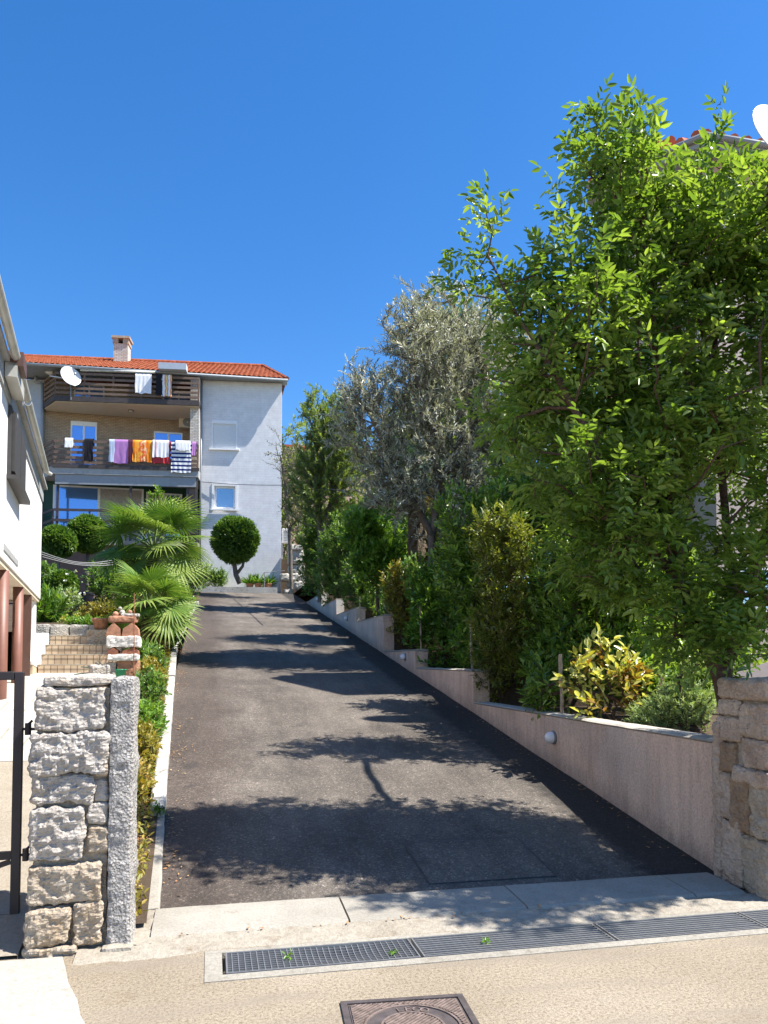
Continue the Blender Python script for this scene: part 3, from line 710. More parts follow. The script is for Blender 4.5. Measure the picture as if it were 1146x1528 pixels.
mb = MB(); lm_ = Matrix.Translation(ic.location) @ Matrix.Rotation(math.atan(SL), 4, 'X'); mb.box(-.47, .47, -.37, .37, -.03, .004, lm_)
lid = mb.build('lid', M['asphalt'], ic); lid.matrix_parent_inverse = lm_.inverted()
mb = MB()
for a, b, c_, d_ in ((-.48, .48, .372, .379), (-.48, .48, -.379, -.372), (-.48, -.473, -.372, .372), (.473, .48, -.372, .372)): mb.box(a, b, c_, d_, -.03, .005)
mb.build('frame', M['iron'], ic)

# low kerb wall along the left edge of the drive
kw = thing('kerb_wall', 'limewashed low kerb wall along the planted edge of the driveway', 'kerb', (-.4, 6.8, rz(6.8)))
def kerbpiece(y0, y1, wd, hgt, mat, name, seed, off=0.):
    mb = MB(); vs = []; n = max(6, int((y1-y0)/.12)); o = kw.location
    pr = [(-wd, -.1), (-wd, hgt-.012), (-wd+.015, hgt), (-.015, hgt), (0, hgt-.012), (0, -.1)]
    for k in range(n+1):
        y = y0+(y1-y0)*k/n; x = kx(y)+off
        for j, (dx_, z) in enumerate(pr):
            nz = noise.noise(Vector((y*3, j*2.3, seed)))*.012 + noise.noise(Vector((y*11, j*1.3, seed)))*.006
            vs.append((x+dx_+nz-o.x, y-o.y, rz(y)+z+(nz if z > 0 else 0)-o.z))
    m_ = len(pr)
    mb.add(vs, [(k*m_+j, k*m_+j+1, (k+1)*m_+j+1, (k+1)*m_+j) for k in range(n) for j in range(m_-1)]+[tuple(range(m_))[::-1], tuple(n*m_+j for j in range(m_))])
    return recalc(mb.build(name, mat, kw))
kerbpiece(5.12, 6.78, .125, .045, M['kerb'], 'low_kerb', 1)
kerbpiece(6.8, 13.2, .12, .12, M['white_kerb'], 'kerb_section', 2)
kerbpiece(13.3, 17.6, .12, .13, M['white_kerb'], 'kerb_section', 3)
kerbpiece(17.7, 29.5, .12, .12, M['white_kerb'], 'kerb_section', 4)

# ------------------------------------------------------------------ stepped retaining wall on the right
rw = thing('retaining_wall', 'stepped pinkish rough-rendered retaining wall along the right of the driveway', 'wall', (3.69, 5.07, 0))
rng2 = random.Random(3)
for k, (a, b, t) in enumerate(SECT):
    mb = MB(); n = max(4, int((b-a)/.25)); vs = []; top = t-.028
    # outer face with slight unevenness, thickness 0.24
    for i in range(n+1):
        y = a+(b-a)*i/n-5.07; zb = rz(y+5.07)-.25
        for j in range(7):
            z = zb+(top-zb)*j/6; vs.append((.012*noise.noise(Vector((y*1.3, z*2, 5))) + .004*noise.noise(Vector((y*7, z*7, 5))), y, z))
        vs.append((.24, y, top)); vs.append((.24, y, zb))
    m_ = 9
    mb.add(vs, [(i*m_+j, i*m_+j+1, (i+1)*m_+j+1, (i+1)*m_+j) for i in range(n) for j in range(8)]+[tuple(range(m_))[::-1], tuple(n*m_+j for j in range(m_))])
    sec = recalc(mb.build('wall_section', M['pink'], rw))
    mb = MB(); vs = []; n = int((b-a)/.14)
    for i in range(n+1):
        y = a+(b-a-.004)*i/n-5.07
        w1 = .014*noise.noise(Vector((y*5, k, 1))); w2 = .012*noise.noise(Vector((y*6, k, 7)))
        for (x, z) in ((.012+w1, top), (-.012+w1, top+.016+w2*.4), (.02+w1, top+.030+w2), (.14, top+.034+w2), (.25+w1, top+.024), (.25+w1, top-.02)): vs.append((x, y, z))
    mb.add(vs, [(i*6+j, i*6+j+1, (i+1)*6+j+1, (i+1)*6+j) for i in range(n) for j in range(5)]+[tuple(range(6))[::-1], tuple(n*6+j for j in range(6))])
    recalc(mb.build('coping', M['cap'], sec))
lamp_l = ['round white wall lamp nearest the right stone pillar', 'white wall lamp beneath the step of the wall beside the slanting stakes', 'small white wall lamp two steps below the far end of the retaining wall', 'smallest white wall lamp near the top of the driveway']
for k, (y, z) in enumerate(((7.99, .75), (14.71, 1.66), (21.29, 2.76), (27.3, 3.76))):
    lm = thing('wall_lamp', lamp_l[k], 'wall lamp', (3.69, y, z), group='round lamps on the retaining wall')
    mt = Matrix.Rotation(R(-90), 4, 'Y') @ Matrix.Rotation(0, 4, 'Z')
    mb = MB(); mb.lathe([(.0, 0), (.072, 0), (.075, .02), (.068, .03)], 24, mt); mb.build('base', M['grey_metal'], lm, True)
    mb = MB(); mb.lathe([(.066, .028), (.066, .045), (.058, .075), (.040, .097), (.018, .108), (.0, .110)], 24, mt); mb.build('shade', M['opal'], lm, True)

# ------------------------------------------------------------------ stone pillars
def xp(px): return -.95+(px-50)/112*.39
def zp(py): return 1.46*(1425-py)/403
lp = thing('gate_pillar', 'grey rough-hewn stone gate pillar with a bush-hammered concrete edge', 'pillar', (-.67, 4.82, 0))
def lrock(a, b, c_, d_, mat, seed, y0=4.60, amp=.02, rnd=.03, name='stone_block'):
    mb = MB(); rock(mb, xp(a)+.67, xp(b)+.67, y0-4.82, 5.03-4.82, zp(d_)+.004, zp(c_)-.004, amp*.72, .0115, rnd*.75, seed, 1.2)
    return mb.build(name, M[mat], lp)
lrock(52, 158, 1024, 1093, 'limestone', 1, 4.595, .030, .03)
lrock(46, 158, 1094, 1158, 'limestone', 2, 4.575, .042, .035)
lrock(142, 160, 1130, 1163, 'limestone_warm', 3, 4.60, .018, .015)
lrock(47, 140, 1157, 1203, 'limestone', 4, 4.59, .034, .03)
lrock(141, 161, 1165, 1203, 'limestone', 5, 4.615, .02, .02)
lrock(48, 128, 1206, 1288, 'limestone', 6, 4.57, .030, .035)
lrock(132, 161, 1203, 1236, 'limestone', 7, 4.60, .02, .02)
lrock(133, 161, 1238, 1280, 'limestone_warm', 8, 4.60, .024, .025)
lrock(46, 158, 1292, 1352, 'limestone_warm', 9, 4.565, .026, .035)
lrock(44, 112, 1356, 1412, 'limestone_warm', 10, 4.55, .026, .045)
lrock(114, 160, 1349, 1419, 'limestone_warm', 11, 4.57, .026, .035)
lrock(44, 118, 1411, 1432, 'limestone_warm', 12, 4.545, .03, .02)
mb = MB(); rock(mb, xp(52)+.67, xp(163)+.67, 4.632-4.82, 5.02-4.82, 0, zp(1027), .014, .02, .01, 20); mb.build('mortar_core', M['mortar'], lp)
mb = MB(); rock(mb, -.553+.67, -.425+.67, 4.585-4.82, 4.95-4.82, -.02, 1.50, .012, .022, .016, 31); mb.build('concrete_edge', M['bush'], lp)
mb = MB(); rock(mb, xp(62)+.67, -.562+.67, 4.615-4.82, 5.05-4.82, zp(1025), 1.505, .014, .018, .02, 32); mb.build('coping', M['limestone'], lp)
mb = MB(); rock(mb, xp(158)+.67, -.40+.67, 4.52-4.82, 4.62-4.82, -.03, .035, .012, .03, .02, 33); mb.build('footing', M['rough_cement'], lp)

rp = thing('gate_pillar', 'brown stained stone gate pillar in shade at the end of the pink wall', 'pillar', (3.88, 4.78, 0))
bx = [(4.50, 4.80, 0, .40, 'limestone_warm', .03), (4.79, 5.06, 0, .47, 'brown_stone', .02), (4.49, 4.72, .40, .74, 'limestone_warm', .03), (4.71, 4.92, .40, .80, 'dark_stone', .03), (4.91, 5.05, .47, .80, 'brown_stone', .02),
      (4.47, 4.86, .74, .86, 'brown_stone', .025), (4.86, 5.05, .80, 1.02, 'dark_stone', .025), (4.50, 4.78, .86, 1.06, 'brown_stone', .02), (4.78, 5.05, 1.02, 1.20, 'brown_stone', .02), (4.49, 4.80, 1.06, 1.30, 'brown_stone', .022), (4.80, 5.05, 1.20, 1.32, 'brown_stone', .022)]
for k, (ya, yb, za, zb, mt, am) in enumerate(bx):
    mb = MB(); rock(mb, -.28-(.02 if k in (5,) else 0), .30, ya-4.78+.004, yb-4.78-.004, za+.004, zb-.004, am, .022, .025, 50+k); mb.build('stone_block', M[mt], rp)
mb = MB(); rock(mb, -.29, .31, 4.47-4.78, 5.04-4.78, 1.325, 1.475, .018, .025, .04, 70); mb.build('coping', M['brown_stone'], rp)
mb = MB(); rock(mb, -.235, .27, 4.55-4.78, 5.02-4.78, 0, 1.33, .01, .04, .01, 71); mb.build('mortar_core', M['mortar'], rp)
mb = MB(); rock(mb, -.295, -.1, 5.0-4.78, 5.09-4.78, .0, 1.16, .02, .03, .03, 72); mb.build('mortar_joint', M['brown_stone'], rp)

bw = thing('boundary_wall', 'brown stone boundary wall running along the street beyond the right pillar', 'wall', (4.2, 4.8, 0))
for r_ in range(3):
    for k in range(7):
        x0_ = k*1.1+(.4 if r_ % 2 else 0); mb = MB(); rock(mb, x0_+.008, x0_+1.092, -.16, .16, r_*.40+.004, r_*.40+.396, .022, .07, .03, 150+r_*9+k); mb.build('stone_block', M[('limestone_warm', 'brown_stone', 'brown_stone')[(k+r_) % 3]], bw)
# ------------------------------------------------------------------ gate
gt = thing('metal_gate', 'black steel gate hung on the left stone pillar', 'gate', (-1.115, 5.0, .03))
gt.rotation_euler = (0, 0, R(4))
mb = MB()
mb.box(-.026, .026, -.02, .02, .02, 1.50, bev=.004); mb.box(-1.0, -.027, -.02, .02, 1.452, 1.502, bev=.004)
mb.box(-1.052, -1.001, -.02, .02, .02, 1.50, bev=.004)
mb.build('gate_frame', M['black_metal'], gt)
mb = MB(); mb.box(-1.0, -.027, -.016, .016, .40, .445); mb.box(-1.0, -.027, -.016, .016, .045, .085); mb.build('rail', M['black_metal'], gt)
mb = MB(); mb.bar((-.98, 0, .10), (-.03, 0, .385), .018, .03); mb.bar((-.98, 0, .385), (-.5, 0, .25), .012, .02); mb.build('brace', M['black_metal'], gt)
for z in (1.16, .42):
    mb = MB(); mb.tube([(.052, 0, z-.035), (.052, 0, z+.035)], .018, 10); mb.tube([(.026, 0, z), (.17, .01, z-.006)], .008, 8); mb.tube([(.055, 0, z+.03), (.075, 0, z+.05)], .008, 6)
    mb.build('hinge', M['black_metal'], gt)

# ================================================================== WHITE BUILDING ON THE LEFT
LB0 = Vector((-3.02, 14.97, 1.0)); LBA = math.atan2(.991, -.135)
lb = thing('white_house', 'white rendered house on the left with brown columns under its overhanging floor', 'house', LB0, LBA)
LBM = Matrix.Translation(LB0) @ Matrix.Rotation(LBA, 4, 'Z'); LBI = LBM.inverted()
def lbp(px, py, Y):       # a pixel onto the plane local y = Y of that house
    o = LBI @ Vector(ORI); d = (LBI @ Vector(ORI+ray(px, py)))-o
    return o + d*((Y-o.y)/d.y)
zb = 2.70-1.0
GY = -.13
gb = lbp(69, 702, GY); gzv = gb.z-.05
mb = MB(); mb.box(-11, 0, 0, 7, zb, gzv+.08); mb.build('wall', M['white_plaster'], lb)
mb = MB(); mb.box(-11, -.01, .02, 6.9, zb-.06, zb-.003); mb.build('soffit', M['cream'], lb)
mb = MB(); mb.box(-.42, -.02, .06, .40, -.2, zb-.065); mb.box(-1.6, -.43, 1.25, 1.5, -.2, zb-.065); mb.build('lower_wall', M['white_plaster'], lb)
mb = MB(); mb.box(-11, -1.61, 1.3, 1.5, -.3, zb-.065); mb.box(-.9, -.43, .5, 1.24, -.3, zb-.065); mb.build('brown_wall', M['terracotta_col'], lb)
for px, d in ((3, 9.0), (27, 11.1)):
    q = LBI @ Vector(at(px, 900, d))
    mb = MB(); mb.tube([(q.x, q.y, -.75), (q.x, q.y, zb-.062)], .07, 20); mb.build('column', M['terracotta_col'], lb, True)
q = LBI @ Vector(at(41, 940, 12.4))
mb = MB(); mb.box(q.x-.06, q.x+.06, q.y-.05, q.y+.12, -.3, zb-.062); mb.build('post', M['dark_brown'], lb)  # recessed wall side, its shade put into the dark brown colour
# shutters
s = [lbp(12, 640, 0).x, lbp(30.5, 640, 0).x]; zt_, zb_ = gzv-.33, lbp(20, 722, 0).z
sh = MB(); sm = (s[0]+s[1])/2
sh.box(s[0]-.05, s[1]+.05, -.04, -.002, zb_-.05, zt_+.05); frm = sh.build('window', M['shutter'], lb)
for a, b in ((s[0], sm-.015), (sm+.015, s[1])):
    mb = MB(); mb.box(a, b, -.075, -.041, zb_, zt_); mb.build('shutter', M['shutter'], frm)
mb = MB(); mb.box(s[0]-.08, s[1]+.06, -.13, -.002, zb_-.10, zb_-.055); mb.build('sill', M['shutter'], frm)
a, b = lbp(5, 815, 0), lbp(26, 847, 0)
mb = MB(); mb.box(a.x, b.x, -.012, -.001, a.z-.04, a.z+.03); mb.build('grey_strip', M['soffit_grey'], lb)  # thin grey strip laid on the wall face
# eaves, gutter and roof
mb = MB(); mb.box(-11, .08, GY+.05, 0, gzv-.02, gzv+.02); mb.box(-11, -.002, -.022, -.004, gzv-.26, gzv-.025); mb.build('soffit_shade_band', M['soffit_grey'], lb)  # soffit board, plus a grey wall band painting the narrow shadow under the gutter
mb = MB(); n = 24; arc = [(math.cos(R(180+180*i/9)), math.sin(R(180+180*i/9))) for i in range(10)]
for i, (xa, xb_) in enumerate(((-11, -5.0), (-4.9, gb.x+.02))):
    vs = []
    for x in (xa, xb_):
        for c_, s_ in arc: vs.append((x, GY+c_*.046, gzv+.055+s_*.056))
        for c_, s_ in arc[::-1]: vs.append((x, GY+c_*.040, gzv+.055+s_*.050))
    m_ = 20; mb.add(vs, [(j, (j+1) % m_, m_+(j+1) % m_, m_+j) for j in range(m_)]+[tuple(range(m_)), tuple(range(m_, 2*m_))])
mb.tube([(gb.x+.0, GY, gzv+.03), (gb.x+.10, GY-.07, gzv+.015)], .03, 10)
recalc(mb.build('gutter', M['pale_gutter'], lb))
jx = lbp(26, 548, GY).x
mb = MB(); mb.box(jx-.20, jx+.20, GY-.075, GY+.075, gzv-.05, gzv+.10); mb.build('gutter_box', M['dark_brown'], lb)
a, b = lbp(20, 580, -.16), lbp(37, 618, -.16)
mb = MB(); mb.box(jx-.2, b.x, -.15, -.03, gzv-.17, gzv-.025); mb.build('awning_box', M['pale_gutter'], lb)
mb = MB()
for k in range(14):
    y0_, y1_ = -.02+k*.33, -.02+(k+1)*.33+.05; z0_, z1_ = gzv+.10+k*.12, gzv+.10+(k+1)*.12
    mb.add([(-11, y0_, z0_), (-.06, y0_, z0_), (-.06, y1_, z1_-.02), (-11, y1_, z1_-.02), (-11, y0_, z0_-.03), (-.06, y0_, z0_-.03)], [(0, 1, 2, 3), (0, 4, 5, 1)])
mb.build('roof', M['roof'], lb)
mb = MB(); mb.tube([(.05, .30, gzv-.2), (.05, .30, -.1)], .04, 10); mb.build('downpipe', M['grey_metal'], lb, True)

# ------------------------------------------------------------------ steps and things round them
stp = thing('tiled_steps', 'four beige tiled steps rising beside the white house', 'steps', (-2.21, 13.95, 1.36))
for k in range(4):
    mb = MB(); mb.box(-.62, .64, k*.31, 1.6, k*.172, (k+1)*.172-.02); t_ = mb.build('step', M['step'], stp)
    mb = MB(); mb.box(-.63, .65, k*.31-.02, (k+1)*.31+.0, (k+1)*.172-.0195, (k+1)*.172, bev=.004); mb.build('tread', M['rough_cement'], t_)
mb = MB(); mb.box(-.86, -.64, -.30, .02, -.15, .22); mb.build('stair_wall', M['step'], stp)
mb = MB(); mb.add([(-.88, -.33, .22), (-.63, -.33, .22), (-.63, .9, .72), (-.88, .9, .72), (-.88, -.33, .17), (-.63, -.33, .17), (-.63, .9, .0), (-.88, .9, .0)], [(0, 1, 2, 3), (4, 7, 6, 5), (0, 4, 5, 1), (1, 5, 6, 2), (2, 6, 7, 3), (3, 7, 4, 0)]); mb.build('stair_coping', M['white_plaster'], stp)
pw = thing('planter_wall', 'low grey stone planter wall at the top of the tiled steps', 'wall', (-2.5, 15.42, 2.0))
for k in range(4):
    mb = MB(); rock(mb, -.75+k*.335, -.75+(k+1)*.335-.012, -.08, .12, -.1, .26, .012, .05, .02, 80+k); mb.build('stone_block', M['rockery'], pw)

tp = thing('tile_pillar', 'garden pillar of stacked terracotta tiles and rough stone slabs beside the palm', 'garden pillar', (-1.27, 12.08, 1.25))
D_ = 11.5
def tz(py): return 1.6+(985-py)*D_/FPX-1.25
def tx(px): return (px-184)*D_/FPX
def trock(a, b, c_, d_, mat, seed, y0=-.12, y1=.2, amp=.014, rnd=.02, name='stone_slab'):
    mb = MB(); rock(mb, tx(a), tx(b), y0, y1, tz(d_), tz(c_), amp, .025, rnd, seed); return mb.build(name, M[mat], tp)
trock(176, 206, 985, 1012, 'terracotta', 90, name='clay_block'); trock(160, 175, 988, 1012, 'limestone', 91)
trock(163, 206, 976, 986, 'pale_tile', 92, -.16); trock(161, 207, 949, 966, 'pale_tile', 93, -.15, .2, .016)
def clay(x0, x1, z0, z1, peak, mat, y0=-.13, y1=.15):
    mb = MB(); xm = x0+(x1-x0)*peak; pr = [(x0, z0), (x1, z0), (x1-.01, z0+(z1-z0)*.55), (xm, z1), (x0+.02, z0+(z1-z0)*.55)]
    ins = [(x0+.02+(p-x0)*.9*0+(p-x0)*.86, z0+.015+(q-z0)*.8) for p, q in pr]
    vs = [(p, y0, q) for p, q in pr]+[(p, y1, q) for p, q in pr]
    mb.add(vs, [tuple(range(5)), tuple(range(5, 10))[::-1]]+[(i, 5+i, 5+(i+1) % 5, (i+1) % 5) for i in range(5)])
    return recalc(mb.build('clay_tile', M[mat], tp))
clay(tx(160), tx(181), tz(950), tz(929), .5, 'terracotta'); clay(tx(182), tx(206), tz(950), tz(929), .62, 'terracotta')
clay(tx(161), tx(178), tz(977), tz(966), .5, 'terracotta_dark'); clay(tx(182), tx(206), tz(977), tz(966), .75, 'terracotta_dark')
trock(163, 203, 920, 929, 'terracotta', 95, -.14, .18, .012, name='clay_slab'); trock(180, 206, 915, 920, 'rockery', 96, -.1, .12)
for k, (a, z_, r_) in enumerate(((172, 917, .05), (181, 914, .045), (192, 913, .035), (178, 908, .03))):
    mb = MB(); mb.lathe([(0, -r_), (r_*.7, -r_*.7), (r_, 0), (r_*.7, r_*.7), (0, r_)], 10, Matrix.Translation((tx(a), 0, tz(z_)))); mb.build('pebble', M['terracotta' if k % 2 == 0 else 'rockery'], tp, True)
pot = thing('flower_pot', 'small green plastic flower pot in the foot of the terracotta garden pillar', 'flower pot', (-1.30+.02, 11.82, 1.30))
mb = MB(); mb.lathe([(0, 0), (.055, 0), (.075, .15), (.082, .15), (.082, .17), (.066, .17), (.06, .13), (0, .13)], 20); mb.build('pot', M['green_plastic'], pot, True)
mb = MB(); mb.lathe([(0, .13), (.06, .135)], 12); mb.build('earth', M['soil'], pot)
rod = at(200, 940, 11.2)
mb = MB(); mb.tube([(0, 0, 0), (.004, 0, .55), (-.006, .01, 1.25)], .007, 6)
tag(mb.build('iron_rod', M['rust'], loc=(rod[0], rod[1], 1.32)), 'thin rusty iron rod standing in front of the stacked terracotta pillar', 'rod')
q = at(150, 938, 14.2)
fp = thing('flower_pot', 'terracotta flower pot on a stone block at the top of the steps', 'flower pot', (q[0], q[1], 2.15))
mb = MB(); mb.lathe([(0, 0), (.10, 0), (.145, .17), (.16, .17), (.16, .215), (.13, .215), (.12, .17), (0, .17)], 24); mb.build('pot', M['terracotta'], fp, True)
mb = MB(); mb.lathe([(0, .17), (.12, .175)], 16); mb.build('earth', M['soil'], fp)
mb = MB(); rock(mb, -.22, .22, -.17, .2, -.75, 0, .012, .05, .02, 97)
tag(mb.build('stone_block', M['limestone_warm'], loc=(q[0], q[1], 2.15)), 'beige squared stone block under the terracotta flower pot', 'stone')
q = at(147, 996, 11.3)
mb = MB(); rock(mb, -.12, .16, -.1, .1, -.2, .07, .03, .03, .05, 98); tag(mb.build('rock', M['limestone'], loc=(q[0], q[1], q[2]-.02)), 'whitish rock beneath the agave beside the terracotta pillar', 'rock')
q = at(117, 924, 20)
bn = thing('wheelie_bin', 'dark navy plastic bin in the shade below the terrace', 'bin', (q[0], q[1], uz(q[1])), R(-10))
hh = at(117, 888, 20)[2]-uz(q[1])
mb = MB(); mb.add([(-.22, -.22, 0), (.22, -.22, 0), (.22, .22, 0), (-.22, .22, 0), (-.28, -.28, hh), (.28, -.28, hh), (.28, .30, hh), (-.28, .30, hh)], [(0, 3, 2, 1), (4, 5, 6, 7), (0, 1, 5, 4), (1, 2, 6, 5), (2, 3, 7, 6), (3, 0, 4, 7)]); mb.build('body', M['navy_plastic'], bn)
mb = MB(); mb.box(-.30, .30, -.32, .33, hh+.003, hh+.06, bev=.02); mb.build('lid', M['navy_plastic'], bn)
for sx in (-.2, .2):
    mb = MB(); mb.tube([(sx-.03, .24, .09), (sx+.03, .24, .09)], .09, 16); mb.build('wheel', M['black_cable'], bn)
a, b = at(60, 823, 15.2), at(168, 836, 18)
mb = MB()
for k in range(3):
    pts = []
    for i in range(13):
        t_ = i/12; p = Vector(a)*(1-t_)+Vector(b)*t_; p.z += -(.26-.04*k)*math.sin(math.pi*t_)*.5 - .05*k; p.x += .02*k; pts.append(p)
    mb.tube(pts, .009, 6)
tag(mb.build('hanging_cable', M['cable_grey']), 'bundle of grey cables sagging between the white house and the palms', 'cable')

# ================================================================== FAR HOUSE WITH BALCONIES
H0 = Vector((3.23, 37.6, 4.6)); HA = R(-6)
fh = thing('apartment_house', 'three storey house with orange tiled roof, brick balconies and a white side block', 'house', H0, HA)
HM = Matrix.Translation(H0) @ Matrix.Rotation(HA, 4, 'Z'); HI = HM.inverted()
def hp(px, py, Y):
    o = HI @ Vector(ORI); d = (HI @ Vector(ORI+ray(px, py)))-o
    return o + d*((Y-o.y)/d.y)
Z = lambda z: z-4.6
def wall_holes(mb, x0, x1, z0, z1, y0, y1, holes):
    xs_ = sorted({x0, x1}|{h[0] for h in holes}|{h[1] for h in holes}); zs_ = sorted({z0, z1}|{h[2] for h in holes}|{h[3] for h in holes})
    for a, b in zip(xs_[:-1], xs_[1:]):
        for c_, d_ in zip(zs_[:-1], zs_[1:]):
            if any(h[0] <= (a+b)/2 <= h[1] and h[2] <= (c_+d_)/2 <= h[3] for h in holes): continue
            mb.box(a, b, y0, y1, c_, d_)
w1a, w1b = hp(316, 627, 0), hp(354, 670, 0); w2a, w2b = hp(320, 725, 0), hp(351, 759, 0)
EAV = Z(15.10)
mb = MB(); wall_holes(mb, -3.82, 0, -.6, EAV, 0, .3, [(w1a.x, w1b.x, w1b.z, w1a.z), (w2a.x, w2b.x, w2b.z, w2a.z)])
mb.box(-3.82, -3.6, .301, 9, -.6, EAV); mb.add([(-.005, .301, -.6), (-.005, .301, EAV), (-.5, 9, EAV), (-.5, 9, -.6)], [(0, 1, 2, 3)])
mb.build('white_wall', M['white_brick'], fh)
# closed roller-blind window
f = MB(); a, b = w1a, w1b
f.box(a.x+.003, a.x+.06, -.02, .20, b.z+.003, a.z-.003); f.box(b.x-.06, b.x-.003, -.02, .20, b.z+.003, a.z-.003); f.box(a.x+.061, b.x-.061, -.035, .2, a.z-.16, a.z-.003)
wn = f.build('window', M['white_pvc'], fh)
mb = MB(); k = 0; z = b.z+.01
while z < a.z-.17: mb.box(a.x+.062, b.x-.062, .02+.004*(k % 2), .05, z, min(z+.05, a.z-.163)); z += .052; k += 1
mb.build('roller_blind', M['roller'], wn)
mb = MB(); mb.box(a.x-.10, b.x+.10, -.12, -.003, b.z-.09, b.z-.02); mb.build('sill', M['white_plaster'], wn)
# curtained window in a deep white reveal
f = MB(); a, b = w2a, w2b
f.box(a.x-.12, a.x-.003, -.03, -.003, b.z-.05, a.z+.12); f.box(b.x+.003, b.x+.12, -.03, -.003, b.z-.05, a.z+.12); f.box(a.x-.002, b.x+.002, -.03, -.003, a.z+.003, a.z+.12)
f.box(a.x+.003, a.x+.09, .12, .2, b.z+.003, a.z-.003); f.box(b.x-.09, b.x-.003, .12, .2, b.z+.003, a.z-.003); f.box(a.x+.091, b.x-.091, .12, .2, a.z-.09, a.z-.003); f.box(a.x+.091, b.x-.091, .12, .2, b.z+.003, b.z+.09)
wn = f.build('window', M['white_pvc'], fh)
mb = MB(); mb.box(a.x+.092, b.x-.092, .15, .17, b.z+.092, a.z-.092); mb.build('pane', M['glass_grey'], wn)
mb = MB(); mb.box(a.x-.16, b.x+.16, -.14, -.035, b.z-.12, b.z-.052); mb.build('sill', M['white_plaster'], wn)
# brick bay, lower floor in green
def by(x): return .7+(x+11.3)*.1337
mb = MB(); mb.prism([(-11.3, .7), (-3.83, by(-3.83)), (-3.83, 9), (-11.3, 9)], Z(10.4), Z(15.12)); mb.build('brick_wall', M['brick'], fh)
mb = MB(); mb.prism([(-11.3, .7), (-3.83, by(-3.83)), (-3.83, 9), (-11.3, 9)], Z(7.0), Z(10.39)); mb.build('green_wall', M['green_wall'], fh)
mb = MB(); mb.box(-15, -11.31, .55, 9, -.5, Z(15.0)); mb.build('side_wall', M['shade_grey'], fh)
mb = MB(); mb.box(-4.28, -3.86, -.62, -.25, Z(10.58), Z(13.54)); mb.box(-4.28, -3.86, -.62, -.25, Z(13.83), Z(15.0)); mb.build('brick_column', M['brick_pale'], fh)
WA = math.atan(.1337)
def bay_window(x0, x1, z0, z1, panes, name='window', glass='glass', head=.08, fr=.07):
    wd = x1-x0; f = MB()
    f.box(0, fr, -.05, -.004, z0, z1); f.box(wd-fr, wd, -.05, -.004, z0, z1); f.box(fr+.001, wd-fr-.001, -.06, -.004, z1-head, z1); f.box(fr+.001, wd-fr-.001, -.05, -.004, z0, z0+fr)
    for i in range(1, panes): xm = wd*i/panes; f.box(xm-fr*.6, xm+fr*.6, -.048, -.004, z0+fr+.001, z1-head-.001)
    o = f.build(name, M['white_pvc'], fh, loc=(x0, by(x0), 0)); o.rotation_euler = (0, 0, WA)
    for i in range(panes):
        xa, xb_ = wd*i/panes+(fr if i == 0 else fr*.6)+.001, wd*(i+1)/panes-(fr if i == panes-1 else fr*.6)-.001
        mb = MB(); mb.box(xa, xb_, -.03, -.006, z0+fr+.001, z1-head-.001); mb.build('pane', M[glass[i] if isinstance(glass, (list, tuple)) else glass], o)
    return o
bay_window(-10.12, -8.92, Z(10.62), Z(13.15), 2, 'balcony_door', head=.22)
bay_window(-6.30, -4.92, Z(11.5), Z(12.92), 2)
bay_window(-10.0, -8.6, Z(13.9), Z(15.0), 2, 'balcony_door'); bay_window(-5.9, -4.35, Z(13.9), Z(14.95), 2, 'balcony_door')
bay_window(-10.85, -6.7, Z(7.15), Z(10.0), 2, 'sliding_door', ('glass', 'curtain'), fr=.1); bay_window(-6.62, -4.9, Z(7.15), Z(9.85), 2, 'terrace_door', ('curtain', 'glass_grey'), fr=.1)
POLY = [(-10.4, -.9), (-3.84, -.9), (-3.84, by(-3.84)-.01), (-11.25, .69), (-11.25, .35)]
PATH = [(-11.2, .3), (-10.37, -.86), (-3.88, -.86)]
def railing(zs, hgt, post_z, mat, parent, thick=.035, posts=5, path=PATH, pm=None):
    mb = MB()
    for z in zs:
        for (xa, ya), (xb_, yb) in zip(path[:-1], path[1:]): mb.bar((xa, ya, z), (xb_, yb, z), thick, hgt)
    (xa, ya), (xb_, yb) = path[-2:]
    for i in range(posts):
        t_ = i/(posts-1); x, y = xa+(xb_-xa)*t_, ya+(yb-ya)*t_+.045; mb.box(x-.035, x+.035, y-.03, y+.025, post_z[0], post_z[1])
    mb.box(path[0][0]-.03, path[0][0]+.03, path[0][1]+.03, path[0][1]+.09, post_z[0], post_z[1])
    return mb.build('railing', mat, parent)
mb = MB(); mb.prism(POLY, Z(13.56), Z(13.80)); bal = mb.build('balcony', M['wood_dark'], fh)
mb = MB(); mb.prism([(x+(.06 if x < -5 else -.02), y+(.08 if y < .3 else -.02)) for x, y in POLY], Z(13.53), Z(13.557)); mb.build('soffit', M['cream'], bal)
railing([Z(13.95), Z(14.17), Z(14.40), Z(14.62), Z(14.86)], .11, (Z(13.8), Z(14.86)), M['wood'], bal, posts=6)
mb = MB(); mb.prism(POLY, Z(10.16), Z(10.55)); bal2 = mb.build('balcony', M['soffit_grey'], fh)
mb = MB(); mb.prism([(-10.45, -.94), (-3.80, -.94), (-3.80, -.905), (-10.43, -.905)], Z(10.44), Z(10.60)); mb.build('fascia', M['wood_dark'], bal2)
railing([Z(10.72), Z(10.93), Z(11.18), Z(11.42), Z(11.70)], .13, (Z(10.56), Z(11.70)), M['wood'], bal2, posts=6)
mb = MB(); mb.box(-10.3, -3.95, -.84, -.80, Z(9.70), Z(10.15)); mb.build('awning_valance', M['fascia'], bal2)
mb = MB(); mb.prism(POLY, Z(6.9), Z(7.1)); ter = mb.build('terrace', M['kerb'], fh)
railing([Z(7.55), Z(8.02), Z(8.50)], .12, (Z(7.1), Z(8.5)), M['wood_dark'], ter, posts=5)
mb = MB()
